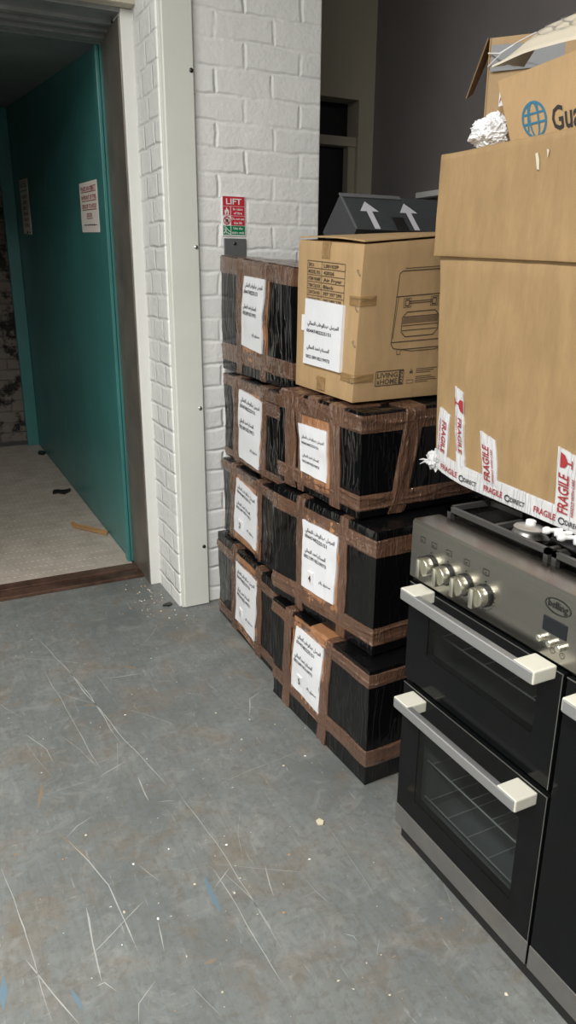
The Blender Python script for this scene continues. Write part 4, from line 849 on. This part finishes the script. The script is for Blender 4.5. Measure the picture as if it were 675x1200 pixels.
# ================================================================== ON TOP OF THE LARGE CARTON
TOP = 1.7155
def open_carton():
    # flared walls of an open box; front wall carries a blue globe print
    t = thing('open_carton', 'open brown carton with a blue globe print, on top of the largest carton', 'box', (1.30, 1.1, TOP))
    fl = .035; X0, X1, Y0, Y1 = 1.215, 1.385, .74, 1.365
    z0 = TOP+.001
    def wall(a, b, a2, b2, th, name='side_wall'):
        m = MB(); a, b, a2, b2, th = V(a), V(b), V(a2), V(b2), V(th)
        fn = lambda s, w, k=0.: a*(1-s)*(1-w)+b*s*(1-w)+b2*s*w+a2*(1-s)*w+th*k+th.normalized()*.004*noise.noise(V((s*4, w*3, a.y*7)))*w
        m.grid(lambda s, w: fn(s, w), 14, 6, lambda s, w: fn(s, w, 1)); m.grid(lambda s, w: fn(s, w, 1), 14, 6); return obj(name, m, 'card', t), fn
    f, fn = wall((X0, Y1, z0), (X0, Y0, z0), (X0-.004, Y1+.056, z0+.130), (X0-.004, Y0-.03, z0+.165), (.005, 0, 0), 'front_wall')
    wall((X0, Y1, z0), (X1, Y1, z0), (X0-.004, Y1+.056, z0+.130), (X1+.01, Y1+.05, z0+.135), (0, -.005, 0))
    wall((X1, Y1, z0), (X1, Y0, z0), (X1+.01, Y1+.05, z0+.135), (X1+.01, Y0-.03, z0+.15), (-.005, 0, 0))
    wall((X0, Y0, z0), (X1, Y0, z0), (X0-.004, Y0-.03, z0+.165), (X1+.01, Y0-.03, z0+.15), (0, .005, 0))
    m = MB(); m.box((X0, Y0, z0), (X1, Y1, z0+.004)); obj('bottom', m, 'card_dark', t)
    W = Y1-Y0; g = lambda a, b: fn(a/W, b/.13)+V((-.0012, 0, 0))
    m = MB(); cx, cz = .078, .035; E = lambda rx, rz, n=24: [(cx+rx*math.cos(i*6.2832/n), cz+rz*math.sin(i*6.2832/n)) for i in range(n+1)]
    stroke(m, g, E(.031, .033), .005); stroke(m, g, E(.012, .033), .0035); stroke(m, g, [(cx-.028, cz+.012), (cx+.028, cz+.012)], .004); stroke(m, g, [(cx-.03, cz-.006), (cx+.03, cz-.006)], .004); stroke(m, g, [(cx-.012, cz+.03), (cx-.02, cz-.02)], .004); stroke(m, g, [(cx+.012, cz+.03), (cx+.01, cz-.02)], .004)
    obj('globe_print', m, 'cyan_ink', f)
    m = MB(); text(m, 'Guala', g, .124, .008, .043, .10, 'L', .0006); obj('lettering', m, 'blackpaint', f)
    m = MB()                                                   # folded inner flap sheets in the opening
    for k in range(3):
        m.prism([(X0+.015+.02*k, Y1+.02, z0+.128+.008*k), (X0+.015+.02*k, Y0, z0+.158+.006*k), (X0+.05+.02*k, Y0, z0+.165+.006*k), (X0+.05+.02*k, Y1+.02, z0+.135+.008*k)], (0, 0, .004))
    obj('inner_flap', m, 'card', t)
open_carton()
# patterned sheet draped over the open carton
t = thing('patterned_paper', 'cream folded sheet with a grey geometric line pattern, over the open carton', 'paper', (1.27, 1.1, TOP+.15))
def sheet(a, b, k=0.):
    """a: far curled end -> near end, b: front edge -> back edge"""
    y = 1.445-a*.64; x = 1.212+b*.092
    rise = min(1, .15+a*8)
    z = TOP+.162+.074*(1-(1-b)**1.3)*rise+.006*math.sin(a*9+b*2)*(1-b)+.004*noise.noise(V((a*6, b*5, 1)))
    return V((x, y, z+k))
m = MB(); m.grid(lambda a, b: sheet(a, b, .004), 26, 16, lambda a, b: sheet(a, b, 0)); m.grid(lambda a, b: sheet(a, b, 0), 26, 16); obj('sheet', m, 'pattern_paper', t, 60)
m = MB(); sf = lambda a, b: sheet(a, b, .0062)+V((-.0015, 0, 0))
for k in range(9):
    x = .12+k*.07
    stroke(m, sf, [(x, .30), (x+.03, .42), (x, .54), (x+.03, .66), (x, .78), (x+.03, .92)], .006)
    stroke(m, sf, [(x+.03, .42), (x+.085, .30)], .006); stroke(m, sf, [(x+.03, .66), (x+.085, .54)], .006); stroke(m, sf, [(x+.03, .9), (x+.085, .78)], .006)
obj('line_print', m, 'line_ink', t)
def tall_carton():
    t = thing('flap_carton', 'tall brown carton with a hanging flap, behind the open carton', 'box', (1.5, 1.5, TOP))
    z0 = TOP+.001; P0, P1 = V((1.395, 1.668, z0)), V((1.395, 1.36, z0)); h = .235; up = V((0, 0, h)); bk = V((.145, .02, 0))
    P0 = V((1.405, 1.69, z0)); P1 = V((1.585, 1.47, z0)); bk = V((.09, .075, 0)); h = .297; up = V((0, 0, h))
    m = MB(); m.prism([P0, P1, P1+up, P0+up], (.004, 0, 0)); m.prism([P0, P0+bk, P0+bk+up, P0+up], (0, -.004, 0)); m.prism([P0+bk, P1+bk, P1+bk+up, P0+bk+up], (-.004, 0, 0)); m.prism([P1, P1+bk, P1+bk+up, P1+up], (0, .004, 0)); obj('carton', m, 'card', t)
    m = MB(); a, b_ = P0+up, P0+bk*.55+up; m.prism([a+V((-.003, .001, 0)), a+V((-.005, .07, -.125)), b_+V((0, .07, -.10)), b_+V((0, .001, 0))], (.0, .004, .002)); obj('flap', m, 'card_dark', t)
    m = MB(); m.prism([P0+up*.94+V((-.002, -.012, 0)), P1+up*.92+V((-.002, .01, 0)), P1+up*.75+V((-.002, .01, 0)), P0+up*.74+V((-.002, -.012, 0))], (.0015, 0, 0)); obj('grey_panel', m, 'grey_metal', t)
    m = MB(); q = P0+up; m.tube([q+V((-.006, -.005, -.035)), q+V((-.008, -.05, -.045)), q+V((-.008, -.11, -.035)), q+V((-.006, -.17, -.028))], .0014, 6); m.tube([q+V((-.006, -.008, -.065)), q+V((-.008, -.06, -.045)), q+V((-.008, -.10, -.038))], .0014, 6); obj('string', m, 'white_plastic', t)
    m = MB(); m.prism([P0+up*.45+V((-.002, -.055, 0)), P0+up*.45+V((-.002, -.075, 0)), P0+up*.64+V((-.002, -.075, 0)), P0+up*.64+V((-.002, -.055, 0))], (.0015, 0, 0)); lab = obj('white_sticker', m, 'paper', t)
    m = MB(); f = plane_fn(P0+up*.46+V((-.0035, -.056, 0)), (0, -1, 0), (0, 0, 1)); text(m, 'A', lambda a, b: f(a, b), .002, .005, .02, .014); obj('red_lettering', m, 'red_ink', lab)
tall_carton()
bm = bmesh.new(); bmesh.ops.create_icosphere(bm, subdivisions=5, radius=1)
for v in bm.verts:
    d = v.co.normalized(); q = d*2.2; r = 1+.22*noise.noise(q)+.22*abs(noise.noise(q*2.3))+.16*abs(noise.noise(q*5))+.10*abs(noise.noise(q*11))
    v.co = V((1.235+d.x*.045*r, 1.446+d.y*.046*r, TOP+.034+d.z*.034*r)); v.co.z = max(v.co.z, TOP+.0005)
m = MB(); m.bm(bm); tag(obj('crumpled_wrap', m, 'crumple', None, 25), 'crumpled ball of white packing film on top of the largest carton', 'wrapping')

# ================================================================== LIGHT, CAMERA
def area(name, loc, rot, sx, sy, e, col=(1, 1, 1)):
    l = bpy.data.lights.new(name, 'AREA'); l.shape = 'RECTANGLE'; l.size = sx; l.size_y = sy; l.energy = e; l.color = col
    o = bpy.data.objects.new(name, l); C.objects.link(o); o.location = loc; o.rotation_euler = rot; return o
area('unseen_strip_light', (-.9, 1.15, 3.3), (0, 0, 0), .25, 1.5, 60, (1, .985, .95))
area('unseen_strip_light', (-2.9, 1.3, 3.2), (0, math.radians(25), 0), .25, 1.5, 175, (1, .985, .95))  # added lamp, out of view, to brighten the lift wall and its notices
area('unseen_strip_light', (-1.2, -1.1, 3.3), (0, 0, 0), .25, 1.5, 150, (1, .985, .95))
w = bpy.data.worlds.new('World'); SC.world = w; w.use_nodes = True
w.node_tree.nodes['Background'].inputs[0].default_value = (.8, .85, .9, 1); w.node_tree.nodes['Background'].inputs[1].default_value = .02
cam = bpy.data.cameras.new('Camera'); co = bpy.data.objects.new('Camera', cam); C.objects.link(co)
cam.sensor_fit = 'VERTICAL'; cam.sensor_height = 24; cam.lens = 24*865/1200; cam.clip_start = .05
R = Matrix(((CAMR[0][0], CAMR[0][1], CAMR[0][2]), (CAMR[1][0], CAMR[1][1], CAMR[1][2]), (CAMR[2][0], CAMR[2][1], CAMR[2][2]))).to_4x4()
co.matrix_world = Matrix.Translation((0, 0, 1.45)) @ R
SC.camera = co
vs_ = SC.view_settings; vs_.view_transform = 'Standard'; vs_.look = 'None'; vs_.exposure = 0.28; vs_.gamma = 1; vs_.use_curve_mapping = False
